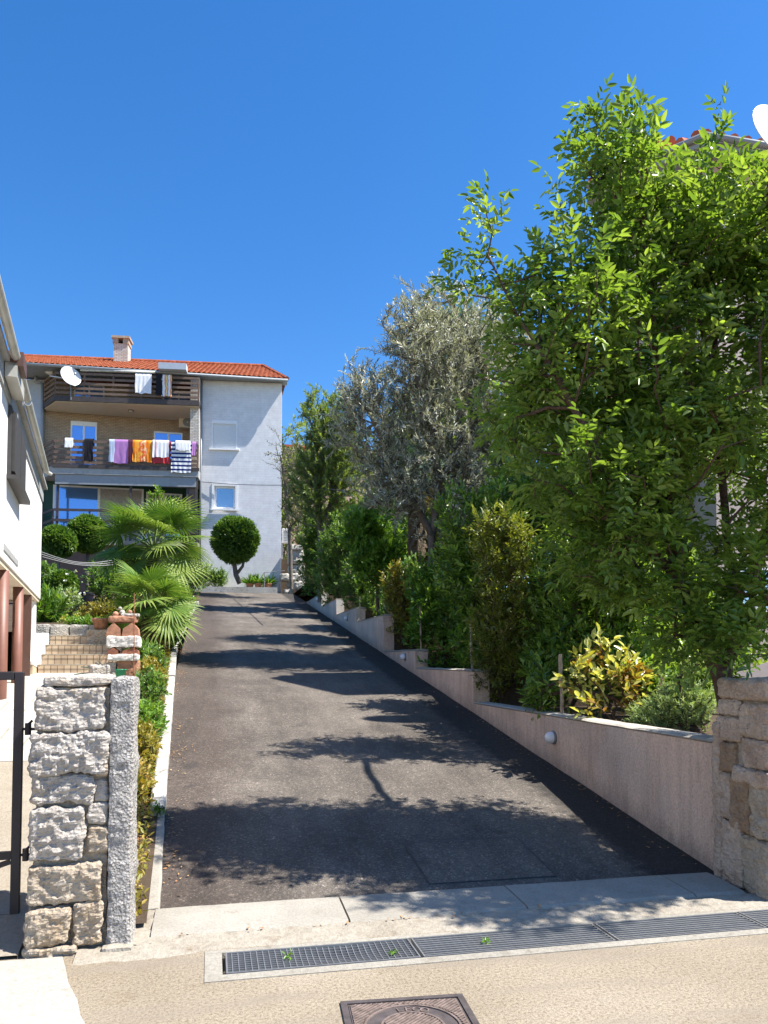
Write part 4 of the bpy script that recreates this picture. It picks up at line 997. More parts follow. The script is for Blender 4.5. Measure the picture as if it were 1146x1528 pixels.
for x in (-10.2, -6.93, -4.35, -3.95): mb = MB(); mb.box(x-.05, x+.05, -.79, -.69, Z(7.1), Z(10.15)); mb.build('post', M['wood_dark'], ter)
mb = MB(); mb.box(-4.34, -3.96, -.74, -.70, Z(7.1), Z(10.15)); mb.build('side_panel', M['wood'], ter)
mb = MB(); mb.box(-15, -3.84, -.55, .5, -1.5, Z(6.89)); mb.build('terrace_wall', M['dark_brown'], fh)  # dark brown paints in the shade below the terrace
mb = MB(); mb.tube([(-3.83, -.12, Z(15.0)), (-3.83, -.12, Z(5.2))], .055, 10); mb.build('downpipe', M['grey_metal'], fh, True)
p0, p1, p2, p3 = hp(53, 562, .4), hp(53, 570, .4), hp(63, 571, .4), hp(63, 700, .4)
mb = MB(); mb.tube([p0, p1], .06, 10); mb.tube([p1, p2], .06, 10); mb.tube([p2, p3], .06, 10); mb.build('downpipe', M['fascia'], fh, True)
a, b = hp(28, 540, -.1), hp(80, 560, -.1)
mb = MB(); mb.bar(a, b, .30, .05); mb.bar(a+Vector((0, -.16, .06)), b+Vector((0, -.16, .06)), .04, .10); mb.build('verge_board', M['white_plaster'], fh)
a, b = hp(74, 561, -.9), hp(100, 565, -.9); mb = MB(); mb.bar(a, b, .05, .04); mb.build('washing_pole', M['white_metal'], fh)
a, b = hp(238, 544, -.95), hp(279, 555, -.95)
mb = MB(); mb.box(a.x, b.x, -1.25, -.75, b.z, a.z); mb.build('awning', M['shade_grey'], fh)
a, b = hp(120, 552, -.9), hp(232, 556, -.9); mb = MB(); mb.tube([a, b], .06, 10); mb.build('awning_roller', M['pale_gutter'], fh, True)
# roof
RX1 = hp(392, 549, 4.2); RZ = (hp(60, 534, 4.2).z+RX1.z)/2+.05
def ey(x): return -1.15+(x+12.8)/13.05*.77
mb = MB(); tw = .235; ncr = 13; xs_ = np.arange(-13.6, .25, tw/5); rows = []
for r_ in range(ncr):
    rows += [(r_/ncr, 0), ((r_+1)/ncr-1e-4, 1)]
vs = []
for v, e in rows:
    xm = .25+(RX1.x-.25)*v
    for x in xs_:
        xx = min(x, xm); y = ey(xx)+(4.2-ey(xx))*v; z = EAV+.08+(RZ-EAV-.08)*v
        ph = (x % tw)/tw; hgt = .055*abs(math.sin(math.pi*ph))**.7 + (.035*(1-e))
        vs.append((xx, y, z+hgt))
nxs = len(xs_)
mb.add(vs, [(j*nxs+i, j*nxs+i+1, (j+1)*nxs+i+1, (j+1)*nxs+i) for j in range(len(rows)-1) for i in range(nxs-1)])
hb = (-.8, 8.9, EAV+.05); mb.add([(.25, ey(.25), EAV+.06), hb, tuple(RX1[:2])+(RZ,), (-13.6, 8.9, EAV), (-13.6, 4.2, RZ)], [(0, 1, 2), (1, 3, 4, 2)])
roof = mb.build('roof', M['roof'], fh)
mb = MB()
for x in np.arange(-13.6, RX1.x, .38): mb.tube([(x, 4.2, RZ+.03), (x+.40, 4.2, RZ+.05)], [.115, .095], 8)
for i in range(12):
    t0_, t1_ = i/12, (i+1.08)/12; a = Vector((.25, ey(.25), EAV+.11)); b = Vector((RX1.x, 4.2, RZ+.06)); mb.tube([a+(b-a)*t0_, a+(b-a)*t1_], [.11, .09], 8)
mb.build('ridge_tiles', M['roof'], roof)
mb = MB(); mb.add([(-13.6, ey(-13.6)+.02, EAV+.04), (.25, ey(.25)+.02, EAV+.04), (.25, .3, EAV+.012), (-13.6, .9, EAV+.012), (-13.6, ey(-13.6)+.02, EAV-.03), (.25, ey(.25)+.02, EAV-.03)], [(0, 1, 2, 3), (0, 4, 5, 1)]); mb.build('soffit', M['fascia'], roof)
mb = MB(); mb.tube([(-13.6, ey(-13.6)-.05, EAV+.03), (.3, ey(.3)-.05, EAV+.01)], .065, 10); mb.build('gutter', M['fascia'], roof, True)
ca, cb, ct = hp(169, 542, 3.0), hp(190.5, 542, 3.0), hp(180, 512, 3.0)
mb = MB(); mb.box(ca.x, cb.x, 3.0, 3.7, ca.z-.8, ct.z-.02); ch = mb.build('chimney', M['brick_pale'], fh)
mb = MB(); cw = (cb.x-ca.x); hz = ct.z
for a, b, c_, d_ in ((ca.x-.04, ca.x+.24, 2.96, 3.74), (cb.x-.24, cb.x+.04, 2.96, 3.74)): mb.box(a, b, c_, d_, hz-.018, hz+.24)
mb.box(ca.x-.1, cb.x+.1, 2.9, 3.8, hz+.242, hz+.36); mb.box(ca.x+.25, cb.x-.25, 3.6, 3.7, hz-.018, hz+.24); mb.build('chimney_cap', M['limestone_warm'], ch)

def on_house(name, label, cat, p, rz_=0, group=None):
    return thing(name, label, cat, HM @ Vector(p), HA+rz_, group)
a = hp(278, 631, 1.15)
ac = on_house('air_conditioner', 'beige air conditioner unit under the ceiling of the middle brick balcony', 'air conditioner', (a.x, 1.2, a.z), WA)
mb = MB(); mb.box(-.36, .30, -.18, .12, -.27, .27, bev=.02); mb.build('casing', M['cream'], ac)
mb = MB(); mb.lathe([(.04, 0), (.2, 0), (.22, .02)], 20, Matrix.Translation((.05, -.183, 0)) @ Matrix.Rotation(R(90), 4, 'X')); mb.build('fan_grille', M['grey_metal'], ac)
a = hp(195, 611, .0)
cl = on_house('ceiling_lamp', 'small round lamp on the cream underside of the upper balcony', 'lamp', (a.x, .1, Z(13.53)))
mb = MB(); mb.lathe([(.14, 0), (.14, -.03), (.0, -.03)], 16); mb.build('base', M['dark_brown'], cl); mb = MB(); mb.lathe([(.11, -.031), (.08, -.09), (0, -.11)], 16); mb.build('shade', M['pale_gutter'], cl, True)
def dish(root, rad, depth, normal, mat_arm=M['grey_metal'], pole=None):
    n = Vector(normal).normalized(); rot = n.to_track_quat('Z', 'Y').to_matrix().to_4x4()
    pr = [(rad*t/8, depth*(t/8)**2) for t in range(9)]; prb = [(r_, z-.015) for r_, z in pr[::-1]]
    mb = MB(); mb.lathe(pr+[(rad*1.02, depth)]+prb, 40, rot); d_ = mb.build('reflector', M['white_metal'], root, True)
    tip = rot @ Vector((0, -rad*.25, rad*.95)); bot = rot @ Vector((0, -rad*.98, depth))
    mb = MB(); mb.tube([bot, tip], .012, 6); mb.tube([tip-n*.03, tip+n*.10], .03, 10); mb.build('feed_arm', mat_arm, root)
    if pole:
        mb = MB(); mb.tube([Vector((0, 0, 0))-n*.05, Vector(pole[0])], .025, 8); mb.tube(pole, .025, 8); mb.build('mast', mat_arm, root)
a = hp(105, 563, -1.1)
ds = on_house('satellite_dish', 'white satellite dish on the left end of the upper balcony railing', 'satellite dish', (a.x, -1.15, a.z))
dish(ds, .47, .10, (.62, -.75, .28), pole=[(-.02, .2, -.1), (0, .2, -1.0)])

def cloth(name, label, cat, px0, px1, py0, py1, mat, zrail, back=.35, folds=3, amp=.035, seed=0, group='washing on the balcony rails', y=-.93, taper=0.):
    a, b = hp(px0, py0, y), hp(px1, py1, y); wd = b.x-a.x; h = zrail-b.z
    mb = MB(); nu = max(6, int(wd/.05)); nv = max(6, int(h/.06)); vs = []; prof = []
    for j in range(5): prof.append((.16+.004*j, -back*(1-j/4)))
    prof += [(.115, .045), (.07, .065), (.03, .06), (-.005, .03)]
    for j in range(1, nv+1): prof.append((-.012-.006*j/nv, -h*j/nv))
    for (py_, pz) in prof:
        dn = max(0, -pz)/max(h, .01)
        for i in range(nu+1):
            u = i/nu; k = math.sin(u*math.pi*2*folds+seed+1.2*noise.noise(Vector((u*3, pz*2, seed))))*amp*(.25+dn)
            edge = .05*noise.noise(Vector((u*4, seed, 0)))*dn
            vs.append(((u-.5)*wd*(1-taper*dn)+.03*noise.noise(Vector((pz*3, seed, u*2))), py_-abs(k) if py_ < .02 else py_+k*.3, pz+edge+.012*math.sin(u*9+seed)*dn))
    m_ = nu+1
    mb.add(vs, [(j*m_+i, j*m_+i+1, (j+1)*m_+i+1, (j+1)*m_+i) for j in range(len(prof)-1) for i in range(nu)])
    o = mb.build(name, mat, smooth=True); o.location = HM @ Vector(((a.x+b.x)/2, y, zrail)); o.rotation_euler = (0, 0, HA)
    return tag(o, label, cat, group)
C = {k: plain('cloth_'+k, c, .95, var=.06, spec=.1) for k, c in dict(white=(.78, .78, .80), black=(.02, .02, .025), purple=(.42, .20, .46), maroon=(.09, .03, .05), blue=(.45, .52, .66), red=(.50, .05, .06)).items()}
C['multi'] = clothmat('cloth_multi', [(.0, (.8, .78, .75)), (.25, (.75, .25, .08)), (.45, (.85, .7, .3)), (.6, (.15, .2, .45)), (.75, (.8, .78, .75))], 0, 4.2, noisy=.8)
C['orange'] = clothmat('cloth_orange', [(.0, (.85, .24, .02)), (.45, (.82, .40, .06)), (.6, (.75, .12, .03)), (.8, (.85, .55, .3)), (.9, (.8, .2, .02))], 0, 1.4, noisy=1.3)
C['stripe'] = clothmat('cloth_stripe', [(.0, (.02, .03, .14)), (.46, (.78, .78, .78))], 2, 5.2)
C['print'] = clothmat('cloth_print', [(.0, (.8, .78, .78)), (.62, (.8, .78, .78)), (.63, (.62, .12, .16)), (.74, (.8, .6, .6)), (.84, (.8, .78, .78))], 0, 1.5, noisy=.05)
ZU, ZM = Z(14.92), Z(11.77)
cloth('towel', 'large white towel over the upper balcony railing', 'towel', 202, 226, 562, 588, C['white'], ZU, folds=2, seed=1)
cloth('shirt', 'black shirt between the white towel and the striped scarf on the upper balcony', 'shirt', 233, 242, 566, 590, C['black'], ZU, folds=1, seed=2)
cloth('scarf', 'orange and white patterned cloth at the right of the upper balcony railing', 'cloth', 241, 256, 563, 592, C['multi'], ZU, folds=3, seed=3)
cloth('shirt', 'small white shirt at the far left of the middle balcony rail', 'shirt', 97, 109, 655, 668, C['white'], ZM, folds=2, seed=4)
cloth('trousers', 'black trousers alone on the middle balcony railing', 'trousers', 126, 139, 658, 689, C['black'], ZM, folds=2, amp=.06, seed=5)
cloth('towel', 'narrow pale blue towel left of the purple towel', 'towel', 163, 171, 655, 690, C['blue'], ZM, folds=1, seed=6)
cloth('towel', 'plain purple towel on the middle balcony railing', 'towel', 170, 191, 655, 692, C['purple'], ZM, folds=1, amp=.02, seed=7)
cloth('shirt', 'dark maroon garment between the purple towel and the orange towel', 'shirt', 191.5, 198, 657, 690, C['maroon'], ZM, folds=1, seed=8)
cloth('towel', 'orange patterned beach towel on the middle balcony railing', 'towel', 198, 227, 657, 690, C['orange'], ZM, folds=3, amp=.05, seed=9)
cloth('towel', 'red towel hanging beneath the white printed cloth', 'towel', 228, 254, 660, 692, C['red'], ZM, folds=2, seed=10, y=-.91)
cloth('towel', 'white towel with a red printed motif over the red towel', 'towel', 228, 252, 655, 683, C['print'], ZM+.02, folds=2, seed=11, y=-.97)
cloth('beach_towel', 'navy and white striped beach towel hanging low over the balcony edge', 'towel', 256, 285, 662, 706, C['stripe'], ZM, folds=2, amp=.03, seed=12, y=-.96)
cloth('shirt', 'white shirt laid over the navy striped beach towel', 'shirt', 262, 284, 655, 673, C['white'], ZM+.02, folds=3, amp=.05, seed=13, y=-1.0)
cloth('swimwear', 'small purple swimwear at the right end of the middle balcony railing', 'swimwear', 287, 293, 658, 680, C['purple'], ZM, folds=1, seed=14)
a, b = hp(290, 718, -.05), hp(421, 724, -.3); c_ = HM @ a; d_ = HM @ b
mb = MB(); pts = [c_.lerp(d_, i/10)+Vector((0, 0, -.06*math.sin(math.pi*i/10))) for i in range(11)] + [Vector(at(450, 726, 33)), Vector(at(520, 733, 22))]
mb.tube(pts, .016, 5); tag(mb.build('overhead_cable', M['black_cable']), 'thin black cable crossing the white side block of the far house', 'cable')

# things at the foot of the far house
mb = MB(); a = hp(300, 880, -.6)
mb.box(-4.6, -.15, -.95, -.75, -.1, .42); fk = tag(mb.build('kerb_wall', M['white_kerb'], loc=HM @ Vector((0, 0, 0))), 'low whitewashed kerb along the foot of the far white block', 'kerb'); fk.rotation_euler = (0, 0, HA)
mb = MB(); mb.box(-4.6, -.15, -.74, -.02, -.1, .36); o = mb.build('garden_bed', M['kerb'], loc=H0); o.rotation_euler = (0, 0, HA); tag(o, kind='structure')
hr = on_house('handrail', 'thin grey metal handrail at the right foot of the far white wall', 'handrail', (-.75, -.85, .42))
mb = MB(); mb.tube([(0, 0, 0), (0, 0, .72)], .02, 8); mb.build('post', M['grey_metal'], hr); mb = MB(); mb.tube([(0, 0, .70), (.95, 0, .80)], .016, 8); mb.build('rail', M['grey_metal'], hr)
a = Vector(at(427, 799, 39.2))
ab = thing('air_conditioner', 'white louvred air conditioner beside the right corner of the far house', 'air conditioner', a, R(-8))
mb = MB(); mb.box(-.20, .24, -.15, .15, -.40, .34, bev=.02); mb.build('casing', M['white_metal'], ab)
mb = MB()
for k in range(7): mb.box(-.12, .18, -.165, -.152, -.30+k*.08, -.26+k*.08)
mb.build('grille', M['grey_metal'], ab)
mb = MB(); mb.box(-.24, -.16, -.05, .03, -3.0, -.40); mb.build('post', M['grey_metal'], ab)
rk = random.Random(5)
for k, (px, py, w_, h_) in enumerate(((440, 818, 22, 9), (441, 832, 22, 20), (437, 850, 14, 12), (447, 850, 12, 12), (443, 862, 22, 11), (434, 873, 12, 9), (446, 874, 14, 12), (425, 862, 14, 10), (450, 884, 14, 10), (430, 884, 14, 9))):
    d = 36.8+rk.random()*.8; p = at(px, py, d); s_ = d/FPX
    mb = MB(); rock(mb, -w_*s_/2, w_*s_/2, -.3, .4, -h_*s_/2, h_*s_/2, .05, .07, .1, 120+k)
    tag(mb.build('rock', M['rockery'], loc=p), 'pale rough boulder piled between the far house and the dark hedge', 'rock', group='boulders of the rockery')
mb = MB(); mb.box(-1.0, 2.5, 38.2, 40, 3.5, 6.6)
rb = mb.build('rock_bank', M['soil'], loc=(3.9, .3, 0)); tag(rb, 'dark earth bank behind the pile of boulders', 'bank')
# neighbouring roof far behind
p = Vector(at(436, 668, 62)); bh = thing('background_house', 'distant house with an orange roof glimpsed beyond the far white block', 'house', (p.x, p.y, 4.7))
mb = MB(); mb.box(-1.6, 7, 0, 7, -.5, p.z-4.7); mb.build('wall', M['pink_plaster'], bh)
mb = MB(); zz = p.z-4.7
for k in range(8): mb.add([(-1.9, -.4+k*.48, zz+k*.15), (7.3, -.4+k*.48, zz+k*.15), (7.3, -.4+(k+1)*.48+.05, zz+(k+1)*.15-.02), (-1.9, -.4+(k+1)*.48+.05, zz+(k+1)*.15-.02), (-1.9, -.4+k*.48, zz+k*.15-.06), (7.3, -.4+k*.48, zz+k*.15-.06)], [(0, 1, 2, 3), (0, 4, 5, 1)])
mb.add([(-1.9, 3.44, zz+1.2), (7.3, 3.44, zz+1.2), (7.3, 7.4, zz), (-1.9, 7.4, zz)], [(0, 1, 2, 3)]); mb.build('roof', M['roof'], bh)

# ================================================================== SALMON HOUSE BEHIND THE BIG TREE
A0 = Vector(at(1047, 203, 12.0)); ez = A0.z
rh = thing('salmon_house', 'salmon rendered house with grey eaves and red roof tiles behind the leafy tree', 'house', (A0.x, A0.y, .8))
def loop(o): return [(o_[0], o_[1]) for o_ in o]
foot = [(.35, .30), (7, .30), (7, 9), (4.6, 9), (4.6, 1.7), (-.6, 1.7), (-.6, 1.6)]
mb = MB(); mb.prism(foot, -.5, ez-.8-.16); mb.build('wall', M['grey_pink'], rh)
mb = MB(); mb.prism([(x*1.0+(-.012 if x < 2 else 0), y-.012) for x, y in foot[:2]]+foot[2:], ez-.8-1.15, ez-.8-.161) if False else mb.prism([(.335, .285), (7, .285), (7, 1), (.4, 1)], ez-.8-.75, ez-.8-.162); mb.build('upper_band', M['pink_plaster'], rh)
eav = [(0, 0), (7.2, 0), (7.2, 9.2), (4.4, 9.2), (4.4, 1.8), (-1.0, 1.8), (-1.12, 1.55)]
mb = MB(); mb.prism(eav, ez-.8-.158, ez-.8-.02); mb.build('eaves', M['fascia'], rh)
mb = MB(); mb.tube([(7.2, -.06, ez-.8-.03), (0, -.06, ez-.8-.03), (-1.16, 1.5, ez-.8-.03)], .055, 8); mb.build('gutter', M['grey_metal'], rh, True)
mb = MB()
for x in np.arange(.1, 7, .24): mb.tube([(x, .0, ez-.8+.04), (x, 1.7, ez-.8+.45)], [.085, .085], 8)
for t_ in np.arange(.05, 1, .13): mb.tube([(-1.12*t_, 1.55*t_, ez-.8+.04), (-1.12*t_+.9, 1.55*t_+.4, ez-.8+.3)], [.085, .085], 8)
mb.add([(0, .05, ez-.8), (7.2, .05, ez-.8), (7.2, 1.8, ez-.8+.45), (1.5, 1.8, ez-.8+.45), (-1.1, 1.6, ez-.8)], [(0, 1, 2, 3, 4)]); mb.build('roof_tiles', M['roof_red'], rh)
B0 = Vector(at(996, 212, 12.9)); lx, ly, lz = B0.x-A0.x, B0.y-A0.y, B0.z-.8
mb = MB(); mb.box(lx-.1, 4, ly+.25, ly+1.0, -.5, lz-.03); mb.build('rear_wall', M['red_plaster'], rh)
mb = MB()
for x in np.arange(lx-.2, 6, .27): mb.tube([(x, ly, lz+.03), (x, ly+1, lz+.3)], .085, 8)
mb.add([(lx-.35, ly+.05, lz), (6.2, ly+.05, lz), (6.2, ly+1, lz+.28), (lx-.35, ly+1, lz+.28)], [(0, 1, 2, 3)]); mb.build('rear_roof', M['roof_red'], rh)
for (px, py, wpx, hpx) in ((1120, 880, 60, 70), (1165, 480, 60, 90)):
    c = Vector(at(px, py, 12.3)); k = 12.3/FPX
    f = MB(); wd, hg = wpx*k, hpx*k
    f.box(0, .07, -.05, -.004, 0, hg); f.box(wd-.07, wd, -.05, -.004, 0, hg); f.box(.071, wd-.071, -.05, -.004, hg-.07, hg); f.box(.071, wd-.071, -.05, -.004, 0, .07); f.box(wd/2-.03, wd/2+.03, -.045, -.004, .071, hg-.071)
    wn = f.build('window', M['white_pvc'], rh, loc=(c.x-A0.x-wd/2, .30 if py > 600 else .285, c.z-.8-hg/2))
    mb = MB(); mb.box(.072, wd-.072, -.03, -.006, .072, hg-.072); mb.build('pane', M['glass_grey'], wn)
p = Vector(at(1157, 206, 10.4)); dd = thing('satellite_dish', 'large white satellite dish high beside the salmon house roof', 'satellite dish', p)
dish(dd, .46, .09, (.15, -.92, .28), pole=[(.1, .12, -.15), (.1, .6, -1.6)])
for k, (px, py) in enumerate(((1062, 152), (1074, 156))):
    p = at(px, py, 45); mb = MB()
    mb.tube([(-.10, 0, -.01), (-.05, 0, 0), (.04, 0, .005), (.09, 0, 0)], [.004, .022, .02, .004], 8)
    mb.add([(-.03, 0, .01), (.03, 0, .01), (-.06, .17, .06), (-.03, .19, .06), (-.06, -.17, .06), (-.03, -.19, .06)], [(0, 1, 3, 2), (0, 4, 5, 1)])
    mb.add([(-.09, 0, 0), (-.16, .03, 0), (-.13, 0, 0), (-.16, -.03, 0)], [(0, 1, 2, 3)])
    tag(mb.build('bird', M['bird'], loc=p), 'tiny dark bird flying in the blue sky above the salmon roof', 'bird', group='birds in the sky')

# ================================================================== PLANTS
from functools import partial
def P3(*a): return [at(px, py, d) for px, py, d in a]
# --- the big leafy tree on the right
KT = .925
def T3(*a_): return [at(x_, y_, d_*KT) for x_, y_, d_ in a_]
def tblob(x_, y_, d_, *r_): return px_blob(x_, y_, d_*KT, *r_)
base = at(1094, 1045, 6.2); base[2] = .85
stems = [[base]+T3((1074, 1005, 6.5), (1045, 945, 6.55), (1020, 885, 6.6), (1000, 800, 6.7), (985, 740, 6.8), (960, 640, 6.8), (930, 520, 6.8), (905, 400, 6.8), (893, 280, 6.7), (890, 190, 6.7)),
         [base]+T3((1080, 1000, 6.5), (1094, 940, 6.7), (1096, 880, 6.8), (1085, 810, 6.8), (1078, 720, 6.9), (1070, 600, 6.9), (1062, 460, 6.9), (1058, 340, 6.8), (1062, 240, 6.8)),
         T3((1096, 880, 6.8), (1125, 850, 6.8), (1150, 780, 6.9), (1170, 650, 6.9), (1180, 500, 6.9)),
         T3((1080, 1000, 6.5), (1092, 985, 6.4), (1110, 955, 6.3), (1150, 915, 6.2)),
         T3((1020, 885, 6.6), (1008, 780, 6.6), (992, 700, 6.6), (985, 600, 6.5), (975, 480, 6.5), (960, 340, 6.5), (948, 200, 6.5)),
         T3((1000, 850, 6.65), (950, 800, 6.5), (915, 735, 6.4), (880, 650, 6.3), (830, 560, 6.3), (770, 470, 6.4), (728, 380, 6.4)),
         T3((985, 740, 6.8), (1010, 690, 7.2), (1030, 560, 7.4), (1040, 420, 7.5))]
blobs = [tblob(925, 300, 6.75, 62, 120, .55, 1.5), tblob(1060, 400, 6.8, 110, 150, .8), tblob(870, 490, 6.6, 130, 140, .8), tblob(1010, 620, 6.7, 150, 150, .9),
         tblob(890, 690, 6.5, 120, 110, .7), tblob(1110, 770, 6.6, 65, 110, .6), tblob(765, 430, 6.5, 62, 62, .4), tblob(790, 590, 6.5, 62, 90, .5),
         tblob(1120, 940, 6.2, 60, 60, .3, 4.), tblob(1075, 965, 6.1, 30, 40, .2, 4.), tblob(1020, 930, 6.5, 40, 45, .25, 2.5), tblob(960, 880, 6.4, 60, 40, .3, 1.5), tblob(930, 810, 6.4, 100, 75, .45), tblob(1040, 840, 6.5, 75, 85, .4, .7), tblob(1180, 560, 6.8, 80, 230, .8, .7), tblob(985, 380, 6.8, 90, 100, .6),
         ((5.0, 4.1, 4.6), (1.1, .65, .9), .8), ((4.5, 4.6, 3.9), (.8, .5, .7), .8), ((4.9, 4.7, 5.2), (1., .6, .7), .8), ((5.6, 4.7, 5.4), (1.0, .8, .9), .6), tblob(950, 860, 6.5, 70, 60, .4), tblob(1070, 900, 6.4, 70, 60, .35, .8), ((4.5, 8.0, 4.6), (1.35, .55, .75), .6), ((5.5, 7.8, 4.1), (.9, .6, .9), .6), ((3.6, 8.1, 4.3), (.7, .45, .5), .5), tblob(1105, 450, 6.9, 75, 150, .7), tblob(1120, 640, 6.7, 60, 110, .6), tblob(1125, 870, 6.3, 60, 80, .4, 1.), tblob(980, 760, 6.5, 90, 60, .5, .6)]
stems.append(T3((1150, 780, 6.9)) + [np.array([5.2, 4.4, 3.4]), np.array([5.1, 4.0, 4.3])])
extra = np.array(T3((888, 160, 6.7), (893, 185, 6.7), (905, 190, 6.7), (878, 200, 6.7), (946, 160, 6.5), (948, 190, 6.5), (955, 205, 6.5), (1070, 195, 6.8), (1066, 225, 6.8), (722, 300, 6.4), (728, 330, 6.4), (735, 345, 6.4), (700, 385, 6.4), (690, 420, 6.4), (715, 400, 6.5), (835, 300, 6.5), (828, 330, 6.5), (1100, 300, 6.8), (870, 240, 6.6), (880, 260, 6.6), (700, 440, 6.5)))
def ash_style(name, P, D, m, root): compound_leaves(name, P, D, m, root, k=6, rl=.19, pairs=3, L=.070, W=.027)
plant('leafy_tree', 'large bright green leafy tree leaning over the driveway behind the right pillar', 'tree', stems, blobs, 1850, L['ash'], M['bark'], ash_style, shell=.45, voids=44, vr=.33, rtip=.0040, rmax=.066, extra=extra, foliage='crown', woody='trunk', expo=.40)
# --- olive tree
b0 = at(640, 880, 15.5); b0[2] = 1.9
stems = [[b0]+P3((645, 800, 15.5), (655, 720, 15.4), (645, 640, 15.3), (620, 560, 15.2), (600, 500, 15.2)), P3((655, 720, 15.4), (700, 640, 15.4), (720, 540, 15.5), (670, 450, 15.5)), P3((645, 800, 15.5), (590, 700, 15.2), (545, 600, 15.2)), P3((700, 640, 15.4), (770, 590, 15.3), (800, 520, 15.3))]
blobs = [px_blob(640, 560, 15.5, 85, 95, 1.4), px_blob(700, 520, 15.8, 90, 80, 1.4), px_blob(560, 620, 15.2, 55, 80, 1.1), px_blob(660, 660, 15.3, 95, 80, 1.4), px_blob(760, 600, 15.5, 70, 100, 1.3), px_blob(660, 450, 15.6, 50, 32, .6, 1.5), px_blob(590, 720, 15.2, 65, 55, .9), px_blob(620, 490, 15.4, 55, 50, .8), px_blob(500, 640, 15.3, 22, 40, .5), px_blob(640, 770, 15.5, 60, 40, .7, .6), px_blob(535, 600, 15.5, 38, 58, .8), px_blob(800, 640, 15.6, 60, 110, 1.2), px_blob(700, 740, 15.2, 80, 50, .9), px_blob(560, 700, 15.4, 50, 60, .8)]
extra = np.array(P3((597, 418, 15.4), (606, 425, 15.4), (616, 430, 15.4), (625, 440, 15.4), (645, 412, 15.4), (655, 410, 15.4), (572, 476, 15.3), (580, 484, 15.3), (520, 540, 15.2), (512, 556, 15.2), (530, 530, 15.2), (545, 520, 15.2), (640, 428, 15.4), (690, 425, 15.4)))
def olive_style(name, P, D, m, root): twig_leaves(name, P, D, m, root, n=17, T=.34, L=.092, W=.0185, along=.7, radial=.8, up=.15, jit=.5, young=.15, tonevar=.26, upn=.5, curl=.05, tone0=.48)
plant('olive_tree', 'big silvery grey olive tree with fine narrow leaves behind the hedge', 'tree', stems, blobs, 4900, L['olive'], M['bark_grey'], olive_style, shell=.45, voids=20, vr=.36, rtip=.005, rmax=.075, extra=extra, foliage='crown', woody='trunk')
# --- soft green tree and a dry grey shrub farther up
b0 = at(478, 880, 27); b0[2] = 3.6
stems = [[b0]+P3((478, 800, 27), (472, 700, 27), (470, 620, 27)), P3((478, 800, 27), (510, 700, 27))]
def soft_style(name, P, D, m, root): twig_leaves(name, P, D, m, root, n=24, T=.55, L=.13, W=.032, along=.7, radial=.8, up=.2, tonevar=.2)
plant('feathery_tree', 'soft green feathery tree standing between the olive tree and the far house', 'tree', stems, [px_blob(475, 650, 27, 36, 70, 1.2), px_blob(515, 690, 27, 38, 80, 1.3), px_blob(470, 730, 27, 45, 60, 1.2), px_blob(508, 640, 27, 28, 60, 1.)], 1150, L['greytree'], M['bark_grey'], soft_style, voids=8, vr=.5, rtip=.008, extra=np.array(P3((466, 578, 27), (474, 585, 27), (460, 590, 27), (482, 596, 27))), foliage='crown', woody='trunk')
b0 = at(435, 860, 33); b0[2] = 4.6
stems = [[b0]+P3((432, 790, 33), (425, 720, 33), (418, 680, 33))]
def dry_style(name, P, D, m, root): twig_leaves(name, P, D, m, root, n=9, T=.45, L=.11, W=.035, along=.6, radial=.9, up=.1, tonevar=.25)
plant('mimosa_shrub', 'greyish loose shrub overlapping the right corner of the far house', 'shrub', stems, [px_blob(440, 700, 33, 24, 45, .9), px_blob(412, 680, 33, 18, 26, .5, .5), px_blob(440, 760, 33, 22, 45, .9)], 330, L['mauve'], M['bark_grey'], dry_style, voids=6, vr=.35, rtip=.007, extra=np.array(P3((400, 660, 33), (396, 690, 33), (404, 640, 33), (412, 645, 33))))
# --- palms behind the olive
def tone_faces(o, f):
    a = o.data.attributes.new('tone', 'FLOAT', 'FACE'); a.data.foreach_set('value', np.array(f, np.float32)); return o
def frond_mesh(seed, pet=.5, Rr=.75, nseg=30, spread=140, droop=.35, wmax=.021, bend=.35):
    r_ = random.Random(seed); mb = MB(); tones = []
    pts = []; n = 7
    for i in range(n+1):
        t_ = i/n; pts.append(Vector((pet*t_, 0, -bend*pet*t_**2*.6)))
    f0 = len(mb.f); mb.tube(pts, [.014-.006*i/n for i in range(n+1)], 6); tones += [.55]*(len(mb.f)-f0)
    hub = pts[-1]; d0 = (pts[-1]-pts[-2]).normalized(); tilt = math.atan2(d0.z, d0.x)
    m = Matrix.Translation(hub) @ Matrix.Rotation(-tilt+.12, 4, 'Y')
    da = R(2*spread/nseg)
    for k in range(nseg):
        a = R(-spread)+da*(k+.5); ln = Rr*(.70+.30*math.cos(a/2.))*(.93+.14*r_.random())
        dr = droop*(.7+.6*r_.random()); cu = .05*(r_.random()-.5); fold = .35
        cs, sn = math.cos(a), math.sin(a); prev = None; vs = []
        for t_ in (.02, .28, .52, .72, .88, 1.):
            rr = ln*t_; wd = min(rr*math.tan(da/2)*1.02, wmax*(1.15-.2*t_) if t_ < .6 else wmax*(1.02-t_)*2.3)
            z = -dr*ln*max(0, t_-.38)**2*1.2 - abs(math.sin(a))*.04*rr
            c = Vector((cs*rr-sn*cu*t_*t_, sn*rr+cs*cu*t_*t_, z)); sd_ = Vector((-sn, cs, 0))*max(wd, .0015)
            vs += [c-sd_+Vector((0, 0, wd*fold)), c, c+sd_+Vector((0, 0, wd*fold))]
        fs = []
        for i in range(5):
            for j in range(2): fs.append((i*3+j, i*3+j+1, i*3+4+j, i*3+3+j))
        mb.add(vs, fs, m); tn = .45+r_.gauss(0, .13); tones += [tn+.05*(i//2) for i in range(len(fs))]
    return mb, tones
